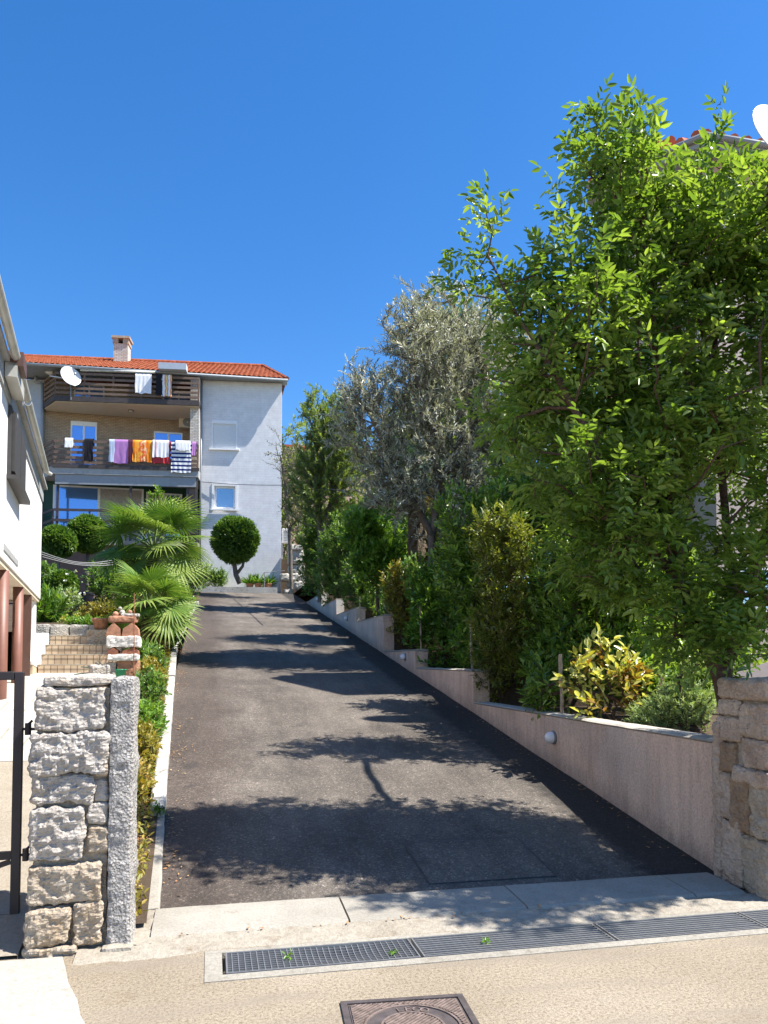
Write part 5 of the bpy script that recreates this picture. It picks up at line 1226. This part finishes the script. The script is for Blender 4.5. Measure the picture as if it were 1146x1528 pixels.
def fan_palm(label, base, top, fr, pet, Rr, lmat, trunk_r=.11, dry=0, seed=0, nseg=24, name='fan_palm', els=None, group=None, tilt=0.):
    root = thing(name, label, 'palm', base, group=group); h = top[2]-base[2]; lean = Vector((top[0]-base[0], top[1]-base[1], h))
    mb = MB(); n = 40; vs = []; sg = 18
    for i in range(n+1):
        for k in range(sg):
            a = 2*math.pi*k/sg; rr = trunk_r*(1.15-.25*i/n)*(1+.28*noise.noise(Vector((math.cos(a)*3, math.sin(a)*3, i*.55+seed)))+.16*((i*2+k) % 3-1))
            p = lean*(i/n); vs.append((p.x+rr*math.cos(a), p.y+rr*math.sin(a), p.z))
    mb.add(vs, [(i*sg+k, i*sg+(k+1) % sg, (i+1)*sg+(k+1) % sg, (i+1)*sg+k) for i in range(n) for k in range(sg)]+[tuple(n*sg+k for k in range(sg))]); mb.build('trunk', M['fibre'], root)
    r_ = random.Random(seed); protos = []
    for v in range(4):
        m_, t_ = frond_mesh(seed*10+v, pet*(.85+.1*v), Rr*(.9+.07*v), nseg, 118+13*v, .12+.10*v)
        o = m_.build('frond', lmat, root); tone_faces(o, [t__+(-.14, .0, .12, .30)[v] for t__ in t_]); protos.append(o)
    mdry = None
    if dry:
        m_, t_ = frond_mesh(seed*10+9, pet*.6, Rr*.9, nseg, 70, .9); mdry = m_.build('dry_frond', L['palm_dry'], root); tone_faces(mdry, t_)
    used = set()
    for i in range(fr):
        pr = protos[i % 4]
        if i >= 4: o = pr.copy(); col.objects.link(o)
        else: o = pr
        az = i*2.39996+r_.random()*.5; el = R(86-(i/fr)*108*1.0+r_.uniform(-9, 9)) if els is None else R(r_.uniform(*els))
        o.parent = root; o.location = lean + Vector((math.cos(az)*.05, math.sin(az)*.05, -.10*i/fr))
        o.rotation_euler = (Matrix.Rotation(az, 4, 'Z') @ Matrix.Rotation(-el, 4, 'Y') @ Matrix.Rotation(R(r_.uniform(-35, 35)), 4, 'X')).to_euler(); o.scale = [.85+.3*r_.random()]*3
    for i in range(dry):
        if i == 0: o = mdry
        else: o = mdry.copy(); col.objects.link(o)
        az = i*2.4+r_.random(); el = R(r_.uniform(-84, -62)); o.parent = root; o.location = lean + Vector((math.cos(az)*.08, math.sin(az)*.08, -.12-.35*r_.random()))
        o.rotation_euler = (Matrix.Rotation(az, 4, 'Z') @ Matrix.Rotation(-el, 4, 'Y') @ Matrix.Rotation(R(r_.uniform(-30, 30)), 4, 'X')).to_euler()
    return root
p = at(222, 1000, 14.5); q = at(222, 900, 14.5)
fan_palm('front fan palm with bright green fronds rising right beside the driveway kerb', (p[0], p[1], rz(p[1])+.03), q, 24, .45, .54, L['palm'], .13, 4, 1, nseg=34)
p = at(226, 955, 19); q = at(228, 815, 19)
fan_palm('taller fan palm behind, its fronds reaching up to the terrace of the far house', (p[0], p[1], rz(p[1])+.03), q, 34, .78, .74, L['palm'], .14, 8, 2, nseg=34)
p = at(622, 800, 18.5); q = at(622, 690, 18.5)
fan_palm('palm mostly hidden behind the olive tree with a skirt of dry hanging fronds', (p[0], p[1], 2.0), q, 8, .5, .7, L['palm_blue'], .2, 16, 3, name='skirted_palm')
p = at(700, 800, 18.5); q = at(690, 505, 18.8)
fan_palm('tall blue-green palm whose fronds poke out above the olive tree', (p[0], p[1], 2.0), q, 16, .4, .85, L['palm_blue'], .16, 4, 4, name='blue_palm', els=(10, 88))

# --- shrubs behind the retaining wall
def lau(n=9, T=.26, Lf=.10, W=.034, **k): return lambda name, P, D, m, root: twig_leaves(name, P, D, m, root, n=n, T=T, L=Lf, W=W, **k)
def gstem(px, py, d, z, tops, spread=.25):
    b = at(px, py, d); b[2] = z; out = []
    for tx_, ty_ in tops:      # rooted behind the wall, never in it
        ln = [b+np.array([rng.normal()*spread, rng.normal()*spread*.5, 0]), at(tx_, ty_, d)*.5+b*.5+rng.normal(size=3)*.05, at(tx_, ty_, d)]
        ln[0][0] = max(ln[0][0], 4.08); ln[1][0] = max(ln[1][0], 4.02); out.append(ln)
    return out
SH = [
 ('laurel_bush', 'broad dark laurel bush with pale young tips, between privet column and leafy tree', 'bush', gstem(885, 1060, 10, 1.0, ((850, 850), (900, 800), (930, 880), (960, 940))), [px_blob(880, 850, 10, 75, 110, .9), px_blob(930, 930, 10, 75, 100, .8), px_blob(850, 950, 10, 45, 90, .6), px_blob(990, 960, 9.4, 45, 85, .5), px_blob(900, 740, 10.3, 70, 60, .7)], 900, 'laurel', lau(11, .28, .10, .036, young=.45, upn=.7)),
 ('privet_shrub', 'tall olive-green privet column directly behind the step of the wall', 'shrub', gstem(755, 1055, 11.3, .95, ((730, 850), (760, 800), (790, 880))), [px_blob(760, 890, 11.3, 58, 140, .65), px_blob(735, 960, 11.2, 38, 85, .5), px_blob(795, 980, 11, 42, 70, .5), px_blob(745, 800, 11.4, 50, 50, .6)], 1000, 'column', lau(13, .26, .078, .026, young=.15, up=-.1, tonevar=.2)),
 ('laurel_bush', 'upper laurel bush with bright green shoots, in front of the olive tree', 'bush', gstem(760, 1000, 13, 1.3, ((700, 760), (760, 740), (820, 740))), [px_blob(760, 760, 13, 75, 65, .9), px_blob(690, 780, 13, 40, 60, .7), px_blob(830, 740, 13, 55, 60, .8), px_blob(690, 850, 13, 45, 60, .7)], 720, 'laurel', lau(11, .32, .115, .038, young=.6, upn=.6)),
 ('photinia_shrub', 'loose fresh green shrub between two grey stakes on the middle wall step', 'shrub', gstem(660, 1000, 15, 1.42, ((640, 900), (665, 880), (690, 920))), [px_blob(650, 910, 15, 40, 45, .6), px_blob(675, 950, 14.8, 32, 40, .5), px_blob(625, 950, 14.9, 18, 40, .4), px_blob(665, 985, 14.6, 44, 24, .4), px_blob(640, 870, 15.2, 40, 40, .5)], 560, 'bright', lau(9, .3, .105, .042, young=.4, tonevar=.25)),
 ('spindle_shrub', 'narrow golden-leaved shrub beside the tall rough stake', 'shrub', gstem(593, 970, 17, 1.8, ((585, 860), (600, 850))), [px_blob(593, 880, 17, 24, 45, .45), px_blob(600, 930, 17, 20, 35, .4)], 260, 'golden', lau(11, .25, .085, .03, young=.25)),
 ('photinia_shrub', 'vivid fresh green bush at the foot of the olive tree', 'shrub', gstem(550, 920, 19.5, 2.5, ((535, 800), (560, 790))), [px_blob(545, 800, 19.5, 36, 52, .8), px_blob(575, 815, 19.2, 24, 50, .6), px_blob(530, 780, 19.5, 18, 25, .4), px_blob(560, 840, 19, 40, 40, .6)], 760, 'bright', lau(10, .35, .125, .045, young=.4)),
 ('hedge_bush', 'dark green hedge bush nearest the golden shrub', 'hedge', gstem(540, 925, 21.5, 2.5, ((530, 850), (550, 850))), [px_blob(538, 870, 21.5, 32, 52, .7), px_blob(560, 885, 20.5, 20, 40, .6)], 480, 'hedge', lau(13, .3, .095, .034, young=.2)),
 ('hedge_bush', 'dark green hedge bush in the middle of the far row', 'hedge', gstem(495, 905, 25.5, 3.2, ((490, 840), (505, 830))), [px_blob(494, 845, 25.5, 30, 60, .8), px_blob(510, 800, 25, 26, 40, .7)], 540, 'hedge', lau(13, .33, .10, .036, young=.2)),
 ('hedge_bush', 'farthest dark green hedge bush beside the pile of boulders', 'hedge', gstem(461, 890, 29.5, 3.7, ((458, 830), (468, 820))), [px_blob(462, 830, 29.5, 19, 62, .75), px_blob(474, 800, 29.5, 22, 50, .75)], 520, 'hedge', lau(13, .36, .11, .04, young=.2)),
 ('hedge_bush', 'dim hedge bush in the deep shade behind the privet column', 'hedge', gstem(720, 990, 14.5, 1.6, ((690, 900), (740, 890))), [px_blob(700, 930, 14.6, 50, 60, .6), px_blob(610, 900, 17.5, 45, 70, .6), px_blob(800, 990, 12.6, 70, 60, .6)], 520, 'hedge', lau(12, .33, .11, .042)),
 ('laurel_bush', 'shaded dark laurel deep behind the leafy tree, against the salmon house', 'bush', gstem(1000, 1010, 10.8, 1.2, ((960, 850), (1010, 830), (1060, 870))), [px_blob(1000, 900, 10.8, 90, 80, .6), px_blob(960, 780, 11.2, 60, 70, .6), px_blob(1080, 960, 10, 60, 70, .5)], 560, 'laurel', lau(11, .32, .11, .04, young=.3)),
 ('variegated_shrub', 'low shrub with large yellow and reddish leaves just above the wall', 'shrub', gstem(905, 1080, 8.3, .95, ((850, 985), (880, 960), (905, 1010), (940, 990)), .35), [px_blob(868, 1000, 8.3, 36, 48, .25), px_blob(935, 1010, 8.2, 34, 50, .25), px_blob(890, 970, 8.4, 25, 30, .2), px_blob(905, 1055, 8.1, 50, 22, .2)], 62, 'yellow', lau(7, .2, .105, .048, young=.3, tonevar=.3, upn=.9, curl=.25)),
 ('photinia_shrub', 'leafy green shrub filling the gap behind the yellow shrub and the feathery one', 'shrub', gstem(965, 1075, 8.9, .95, ((940, 980), (1000, 980), (830, 1020)), .4), [px_blob(960, 1010, 8.9, 60, 60, .4), px_blob(1040, 1010, 8.0, 36, 60, .3), px_blob(820, 1020, 9.2, 40, 55, .4), px_blob(900, 1000, 9.3, 60, 60, .3)], 520, 'laurel', lau(10, .24, .085, .032, young=.35)),
 ('laurel_bush', 'mid-green laurel bridging the privet column and the broad dark laurel', 'bush', gstem(825, 1040, 10.6, 1.0, ((815, 880), (835, 860))), [px_blob(825, 900, 10.7, 42, 110, .5), px_blob(815, 980, 10.4, 35, 60, .4)], 520, 'laurel', lau(11, .27, .092, .034, young=.4)),
 ('photinia_shrub', 'green shrub filling the space left of the privet column, above the near wall step', 'shrub', gstem(712, 1000, 13, 1.3, ((705, 880), (715, 860))), [px_blob(708, 880, 13.2, 36, 90, .6), px_blob(700, 960, 13, 25, 40, .4)], 420, 'bright', lau(10, .3, .10, .038, young=.35)),
 ('feathery_shrub', 'low feathery grey-green shrub next to the right stone pillar', 'shrub', gstem(1015, 1085, 7.4, .9, ((990, 1030), (1030, 1030), (1010, 1010)), .2), [px_blob(1020, 1050, 7.4, 48, 38, .3), px_blob(975, 1070, 7.5, 34, 22, .25), px_blob(1000, 1000, 7.5, 26, 45, .25), px_blob(1045, 1020, 7.3, 22, 50, .2)], 800, 'feather', lau(22, .16, .036, .008, along=.6, radial=.8, jit=.3, upn=.3)),
]
for nm, lab, cat, st, bl, n, lm, sty in SH:
    plant(nm, lab, cat, st, bl, n, L[lm], M['bark'], sty, shell=.45, voids=5, vr=.16 if n < 300 else .24, rtip=.0035, rmax=.03)
# stakes of the planting
for k, (px0, py0, px1, py1, w_, lab) in enumerate(((839, 1072, 836, 976, .022, 'pale thick stake behind the variegated yellow shrub'), (706, 1050, 702, 926, .020, 'tall grey stake at the tallest near step of the wall'),
        (629, 998, 627, 905, .018, 'grey stake between the two low near wall steps'), (577, 972, 575, 893, .03, 'rough brown stake beside the golden shrub'), (537, 925, 537, 890, .022, 'thin short stake above the dark hedge foot'), (484, 905, 482, 876, .03, 'farthest thin stake near the end of the wall'))):
    dd_ = [np.dot(FWD, [3.80, y, 0])+.03 for y in (8.14, 11.2, 14.25, 17.0, 20.4, 27)][k]
    a, b = Vector(at(px0, py0+4, dd_)), Vector(at(px1, py1, dd_)); mb = MB(); n = 10
    mb.tube([(b-a)*(i/n)+Vector((rng.normal()*.004, rng.normal()*.004, 0)) for i in range(n+1)], [w_*(1+.15*rng.normal()*.5) for _ in range(n+1)], 8)
    tag(mb.build('stake', M['cane'], loc=a), lab, 'stake', 'stakes behind the retaining wall')
# ivy-like low growth along the wall foot
# --- topiary
def topiary(label, base, balls, stemsp, n, group=None, Lf=.05, seed=0):
    root = thing('topiary_tree', label, 'topiary', base, group=group); off = np.array(base)
    mb = MB()
    for pts, r0, r1 in stemsp:
        k = len(pts)-1; mb.tube([Vector(p)-Vector(base) for p in pts], [r0+(r1-r0)*i/k for i in range(k+1)], 8)
    mb.build('trunk', M['bark_grey'], root, True)
    for c, r_ in balls:
        c = np.array(c)-off; d = rdir(n); lump = 1+.09*np.array([noise.noise(Vector(q*2.2+seed)) for q in d])[:, None]
        P = c+d*np.array(r_)*lump*(.86+.14*rng.random((n, 1))**.5)
        twig_leaves('crown', P, nrm(d+rng.normal(size=d.shape)*.35+np.array([0, 0, .2])), L['topiary'], root, n=9, T=.12, L=Lf*1.5, W=Lf*.6, along=.8, radial=.7, young=.35, tonevar=.15)
        nn = 260; d2 = rdir(1400); P2 = c+d2*np.array(r_)*.80
        twig_leaves('inner_twigs', P2, d2, L['topiary'], root, n=6, T=.15, L=Lf*2.6, W=Lf*1.6, young=0, tone0=.25)
c = at(351, 806, 34); b = at(358, 876, 34); k = 32.5/FPX; b[2] = 4.95
topiary('round clipped topiary tree in front of the far white side block', b, [(c, (36*k, 1.0, 36*k))], [([b, at(352, 858, 34), at(349, 838, 34), at(345, 815, 34)], .12, .08), ([at(352, 858, 34), at(362, 845, 34), at(366, 825, 34)], .08, .05)], 2600, seed=1, Lf=.06)
c1 = at(86, 809, 24); c2 = at(94, 873, 23.6); b = at(92, 912, 24); k = 24/FPX; b[2] = uz(b[1])
topiary('cloud-pruned bush with a large ball above a small one next to the white house', b, [(c1, (25*k, .5, 23*k)), (c2, (20*k, .42, 20*k))], [([b, at(93, 890, 24), at(88, 850, 24), at(86, 815, 24)], .06, .04), ([at(93, 890, 24), at(94, 873, 23.6)], .05, .03)], 1300, seed=2)
c1 = at(131, 797, 25); b = at(128, 912, 25); k = 25/FPX; b[2] = uz(b[1])
topiary('single clipped ball bush just below the terrace railing', b, [(c1, (29*k, .6, 27*k))], [([b, at(130, 870, 25), at(131, 800, 25)], .07, .05)], 1500, seed=3)
# --- planting beside the steps and the drive
def simple_plant(name, label, cat, base, n, rad, h, lm, style, group=None, stems_n=5, spread=.5):
    b = np.array(base); st = [[b+np.array([rng.normal()*rad[0]*.15, rng.normal()*rad[1]*.15, 0]), b+np.array([rng.normal()*rad[0]*spread, rng.normal()*rad[1]*spread, h*.6])] for _ in range(stems_n)]
    return plant(name, label, cat, st, [(tuple(b+np.array([0, 0, h*.55])), (rad[0], rad[1], h*.55))], n, L[lm], M['bark'], style, group=group, shell=.45, rtip=.003, rmax=.02)
p = at(110, 938, 15.7)
blb = [((-2.62+i*.16, 15.78, 2.33), (.14, .2, .10)) for i in range(8)]
plant('low_hedge', 'low bright green hedge on the planter wall above the tiled steps', 'hedge', [[np.array([-2.62+i*.3, 15.8, 2.1]), np.array([-2.6+i*.3, 15.8, 2.3])] for i in range(4)], blb, 420, L['bright'], M['bark'], lau(8, .12, .045, .02), shell=.5, rtip=.002, rmax=.01)
p = at(72, 905, 17); simple_plant('grass_clump', 'yellow-green upright grassy clump beside the white house corner', 'plant', (p[0], p[1], 2.25), 130, (.32, .25), .75, 'bright', lau(12, .4, .22, .016, along=1.2, radial=.25, up=.5, upn=.2))
p = at(101, 900, 17.5); r_ = simple_plant('flowering_shrub', 'loose grey-green shrub with small white flowers beside the navy bin', 'plant', (p[0], p[1], 2.3), 120, (.36, .3), .95, 'feather', lau(8, .25, .07, .035))
P = np.array([0, 0, .55])+rng.normal(size=(60, 3))*np.array([.22, .18, .26]); leaf_mesh('blossom', np.repeat(P, 4, 0), rdir(240), rdir(240), .05, .045, rng.random(240), L['flower'], r_[0])
p = at(150, 912, 15.6); simple_plant('flowering_shrub', 'green bush with yellowish blooms over the terracotta flower pot', 'plant', (p[0], p[1], 2.2), 170, (.42, .3), .55, 'golden', lau(9, .2, .07, .03))
p = at(125, 922, 16.2); simple_plant('flowering_shrub', 'yellow and orange flowers along the back of the low hedge', 'plant', (p[0], p[1], 2.25), 110, (.5, .15), .28, 'yellow', lau(7, .12, .05, .03))
p = at(285, 955, 16.5)
simple_plant('agapanthus', 'dark leafy shrub at the foot of the front palm, overhanging the kerb', 'plant', (-.98, 16.2, rz(16.2)+.05), 320, (.42, .5), 1.0, 'topiary', lau(9, .3, .13, .035, up=.1))
simple_plant('ivy_mound', 'dark green mound under the front palm trunk on its steps side', 'plant', (-1.15, 13.6, rz(13.6)+.05), 160, (.25, .4), .55, 'hedge', lau(9, .2, .08, .04))
# agave by the terracotta pillar
q = at(163, 992, 11.6); agv = thing('agave', 'pale blue-green spiky agave beside the terracotta pillar', 'plant', (q[0], q[1], 1.38))
for i, (az, el, ln) in enumerate(((175, 28, .46), (190, 12, .50), (160, 50, .36), (210, 35, .40), (185, 62, .34), (140, 30, .34), (230, 15, .38), (120, 55, .3), (20, 50, .3), (80, 40, .3), (300, 30, .34))):
    mb = MB(); vs = []; d = Vector((math.cos(R(az)), math.sin(R(az)), 0)); s_ = Vector((-d.y, d.x, 0))
    for j in range(6):
        t_ = j/5; wd = .034*(1-t_**2.2)+.001; c_ = d*ln*t_*math.cos(R(el)) + Vector((0, 0, ln*math.sin(R(el))*t_ - .10*t_**2)); vs += [c_-s_*wd+Vector((0, 0, .012)), c_-Vector((0, 0, .006)), c_+s_*wd+Vector((0, 0, .012)), c_+Vector((0, 0, .008))]
    mb.add(vs, [(j*4+k_, j*4+(k_+1) % 4, (j+1)*4+(k_+1) % 4, (j+1)*4+k_) for j in range(5) for k_ in range(4)]); o = mb.build('leaf', L['agave'], agv); tone_faces(o, [.35+.4*rng.random()]*len(o.data.polygons))
# shrubs in the strip along the kerb
for k, (y, rx, ry, h, lm, n, lab) in enumerate(((7.2, .15, .55, .30, 'cover', 210, 'yellowish low plant hugging the kerb just behind the left pillar'), (8.3, .19, .5, .40, 'golden', 240, 'golden-green bush spilling over the kerb'),
      (9.2, .26, .45, .42, 'bright', 260, 'bright green bush spreading past the kerb onto the asphalt'), (10.4, .22, .55, .62, 'topiary', 280, 'dark glossy green bush between the kerb and the courtyard'), (11.6, .2, .5, .55, 'golden', 220, 'olive-yellow bush in front of the palm trunk'), (12.7, .2, .5, .60, 'topiary', 220, 'deep green upright bush touching the palm trunk'))):
    simple_plant('strip_shrub', lab, 'shrub', (kx(y)-.30, y, rz(y)+.04), n, (rx, ry), h, lm, lau(10, .14, .055, .022, tonevar=.25, young=.3), 'shrubs in the strip beside the driveway', 6)
# ground cover in the strip
nn_ = 8200; Y = 4.95+rng.random(nn_)**1.2*13; X = np.array([kx(y)-.10 for y in Y])-rng.random(nn_)*.55; Pz = np.array([rz(y)+.05 for y in Y])+rng.random(nn_)**1.5*.16
o = leaf_mesh('ground_cover', np.stack([X, Y, Pz], 1), nrm(rng.normal(size=(nn_, 3))+np.array([0, 0, .6])), nrm(rng.normal(size=(nn_, 3))*.6+np.array([0, 0, 1])), .05, .02, .3+.5*rng.random(nn_), L['cover']); tag(o, kind='stuff')
# weeds and fallen leaves
nn_ = 420; yc = 5.6+rng.random(26)*13; Y = yc[rng.integers(0, 26, nn_)]+rng.normal(size=nn_)*.16; X = np.array([kx(y) for y in Y])+.02+np.abs(rng.normal(size=nn_))*.10; Pz = np.array([rz(y) for y in Y])+.016
X2 = -.2+rng.random(46)*3.8; Y2 = 5.2+rng.random(46)*18; Z2 = np.array([rz(y) for y in Y2])+.016
X3 = rng.random(34)*3.6-.3; Y3 = 4.69-np.abs(rng.normal(size=34))*.03; Z3 = np.full(34, .03)
X5 = np.array([kx(y)-.12 for y in 5.0+rng.random(260)*2.2])-rng.random(260)*.12; Y5 = 5.0+rng.random(260)*2.2; Z5 = np.array([rz(y) for y in Y5])+.07+.04*rng.random(260)
X4 = 3.69-np.abs(rng.normal(size=320))*.10-.02; Y4 = 5.3+rng.random(320)*16; Z4 = np.array([rz(y) for y in Y4])+.018
XYZ = np.concatenate([np.stack([X, Y, Pz], 1), np.stack([X2, Y2, Z2], 1), np.stack([X3, Y3, Z3], 1), np.stack([X4, Y4, Z4], 1), np.stack([X5, Y5, Z5], 1)]); n_ = len(XYZ); dd_ = rng.normal(size=(n_, 3)); dd_[:, 2] *= .12
tag(leaf_mesh('fallen_leaves', XYZ, dd_, nrm(rng.normal(size=(n_, 3))*.2+np.array([0, 0, 1])), .015+.035*rng.random(n_)**2, .007+.012*rng.random(n_), rng.random(n_), L['dead'], curl=-.1), kind='stuff')
for k, (x, y, lab) in enumerate(((.42, 4.27, 'small green leaves caught at the left end of the mesh grating'), (.98, 4.20, 'light green leaf tuft in the dent of the mesh grating'), (1.52, 4.24, 'fresh leaf sprig lying on the long-bar grating'), (-.42, 6.75, 'little dark weed growing out of the gap in the kerb wall'))):
    n_ = 14 if k < 3 else 60; zz = .012 if k < 3 else rz(y)+.12
    P = np.array([0, 0, .0])+rng.normal(size=(n_, 3))*(np.array([.013, .010, .003]) if k < 3 else np.array([.025, .02, .02])); D = nrm(rng.normal(size=(n_, 3))+np.array([0, 0, .35 if k == 3 else .1]))
    o = leaf_mesh('leaf_sprig' if k < 3 else 'weed', P, D, nrm(rng.normal(size=(n_, 3))*.4+np.array([0, 0, 1])), .03 if k < 3 else .045, .013 if k < 3 else .018, rng.random(n_), L['bright' if k < 3 else 'hedge']); o.location = (x, y, zz); tag(o, lab, 'leaves' if k < 3 else 'weed')
# potted plants by the far white wall
for k, (px, lab) in enumerate(((372, 'spiky potted plant nearest the topiary trunk'), (385, 'spiky plant in a terracotta pot, the middle of three by the far white wall'), (400, 'broad potted plant beside the thin handrail'))):
    p = HI @ Vector(at(px, 872, 36.7)); pp = on_house('potted_plant', lab, 'potted plant', (p.x, -.40, .36), 0, 'potted plants by the far white wall')
    mb = MB(); mb.lathe([(0, 0), (.12, 0), (.17, .24), (.19, .24), (.19, .29), (.15, .29), (.0, .25)], 18); mb.build('pot', M['terracotta'], pp, True)
    n_ = 46; P = np.zeros((n_, 3))+np.array([0, 0, .26])+rng.normal(size=(n_, 3))*.02; D = nrm(rng.normal(size=(n_, 3))*np.array([1, 1, .4])+np.array([0, 0, .9])); leaf_mesh('leaves', P, D, nrm(rng.normal(size=(n_, 3))+np.array([0, 0, .5])), .42+.2*rng.random(n_), .05, .3+.5*rng.random(n_), L['bright'], pp, curl=.25)
for k, (x, y, h) in enumerate(((-2.9, -.5, .9), (-3.5, -.45, 1.2))):
    b_ = HM @ Vector((x, y, .36)); simple_plant('dark_shrub', ('dark shrub at the left of the round topiary trunk', 'pale flowering shrub half hidden by the palm fronds at the far white wall')[k], 'shrub', tuple(b_), 160, (.45, .2), h, ('hedge', 'feather')[k], lau(9, .25, .10, .04))
# undergrowth in the shade under the terrace and wooded backdrop beyond the house
for k, (px, py, d, rx, h, lm, lab) in enumerate(((160, 905, 24, .7, 1.3, 'hedge', 'dark bush in the shade behind the palms, right of the navy bin'), (70, 880, 26, .5, 1.2, 'hedge', 'dim bush under the terrace behind the clipped balls'), (185, 850, 28, .8, 1.7, 'topiary', 'shaded bush between the terrace and the tall palm'), (275, 850, 30, .9, 1.6, 'topiary', 'leafy bush right of the tall palm near the driveway top'), (262, 905, 22, .5, 1.1, 'hedge', 'dark bush at the right foot of the tall palm'))):
    p = at(px, py, d); zg = uz(p[1]) if px < 250 else rz(p[1]); simple_plant('garden_bush', lab, 'bush', (p[0], p[1], zg), 260, (rx, .5), h, lm, lau(9, .3, .11, .045))
for k, (px, py, d, rx, h, lm, lab) in enumerate(((600, 930, 22, .9, 3.4, 'hedge', 'tall dark bush filling the gap under the olive crown near the skirted palm'), (660, 930, 19, .9, 3.2, 'laurel', 'leafy bush under the olive tree behind the loose fresh green shrub'), (725, 940, 16.5, .9, 3.6, 'laurel', 'tall laurel under the right side of the olive tree'), (570, 890, 25, 1.0, 3.6, 'topiary', 'dense bush behind the vivid fresh green bush'), (520, 860, 29, 1.0, 3.8, 'hedge', 'dense dark bush at the foot of the feathery tree'), (800, 960, 14, .8, 3.2, 'hedge', 'dark bush right behind the privet column and laurels'), (870, 990, 13, .9, 3.4, 'laurel', 'tall laurel seen through the lower left branches of the leafy tree'), (960, 990, 12.4, .9, 3.0, 'hedge', 'dark bush behind the feathery grey-green shrub'))):
    p = at(px, py, d); simple_plant('garden_bush', lab, 'bush', (p[0], p[1], .9+.13*(p[1]-5)), 560, (rx, .7), h, lm, lau(11, .35, .125, .048, young=.3))
p = at(232, 738, 35.9); pl = simple_plant('terrace_plant', 'light green plant rising beside a post of the ground-floor terrace', 'plant', (p[0], p[1], 7.1), 60, (.35, .25), 2.4, 'bright', lau(8, .3, .16, .06))
k = 0
for (x, y, h, w_, lab) in ((5.5, 50, 13.5, 3.2, 'distant green tree beyond the right corner of the far house'), (11, 40, 12, 3.4, 'dense tree in the gap behind the olive tree'), (9.0, 28, 9.0, 2.8, 'green tree filling the space behind the palms on the right')):
    b_ = np.array([x, y, 4.2]); st = [[b_, b_+np.array([0, 0, h*.35]), b_+np.array([.2, 0, h*.7])]]
    plant('background_tree', lab, 'tree', st, [((x, y, 4.2+h*.55), (w_, w_, h*.42))], 700, L['greytree'], M['bark_grey'], lambda name, P, D, m, root: twig_leaves(name, P, D, m, root, n=9, T=.7, L=.30, W=.13), shell=.4, rtip=.012, rmax=.2, step=.5, foliage='crown', woody='trunk')
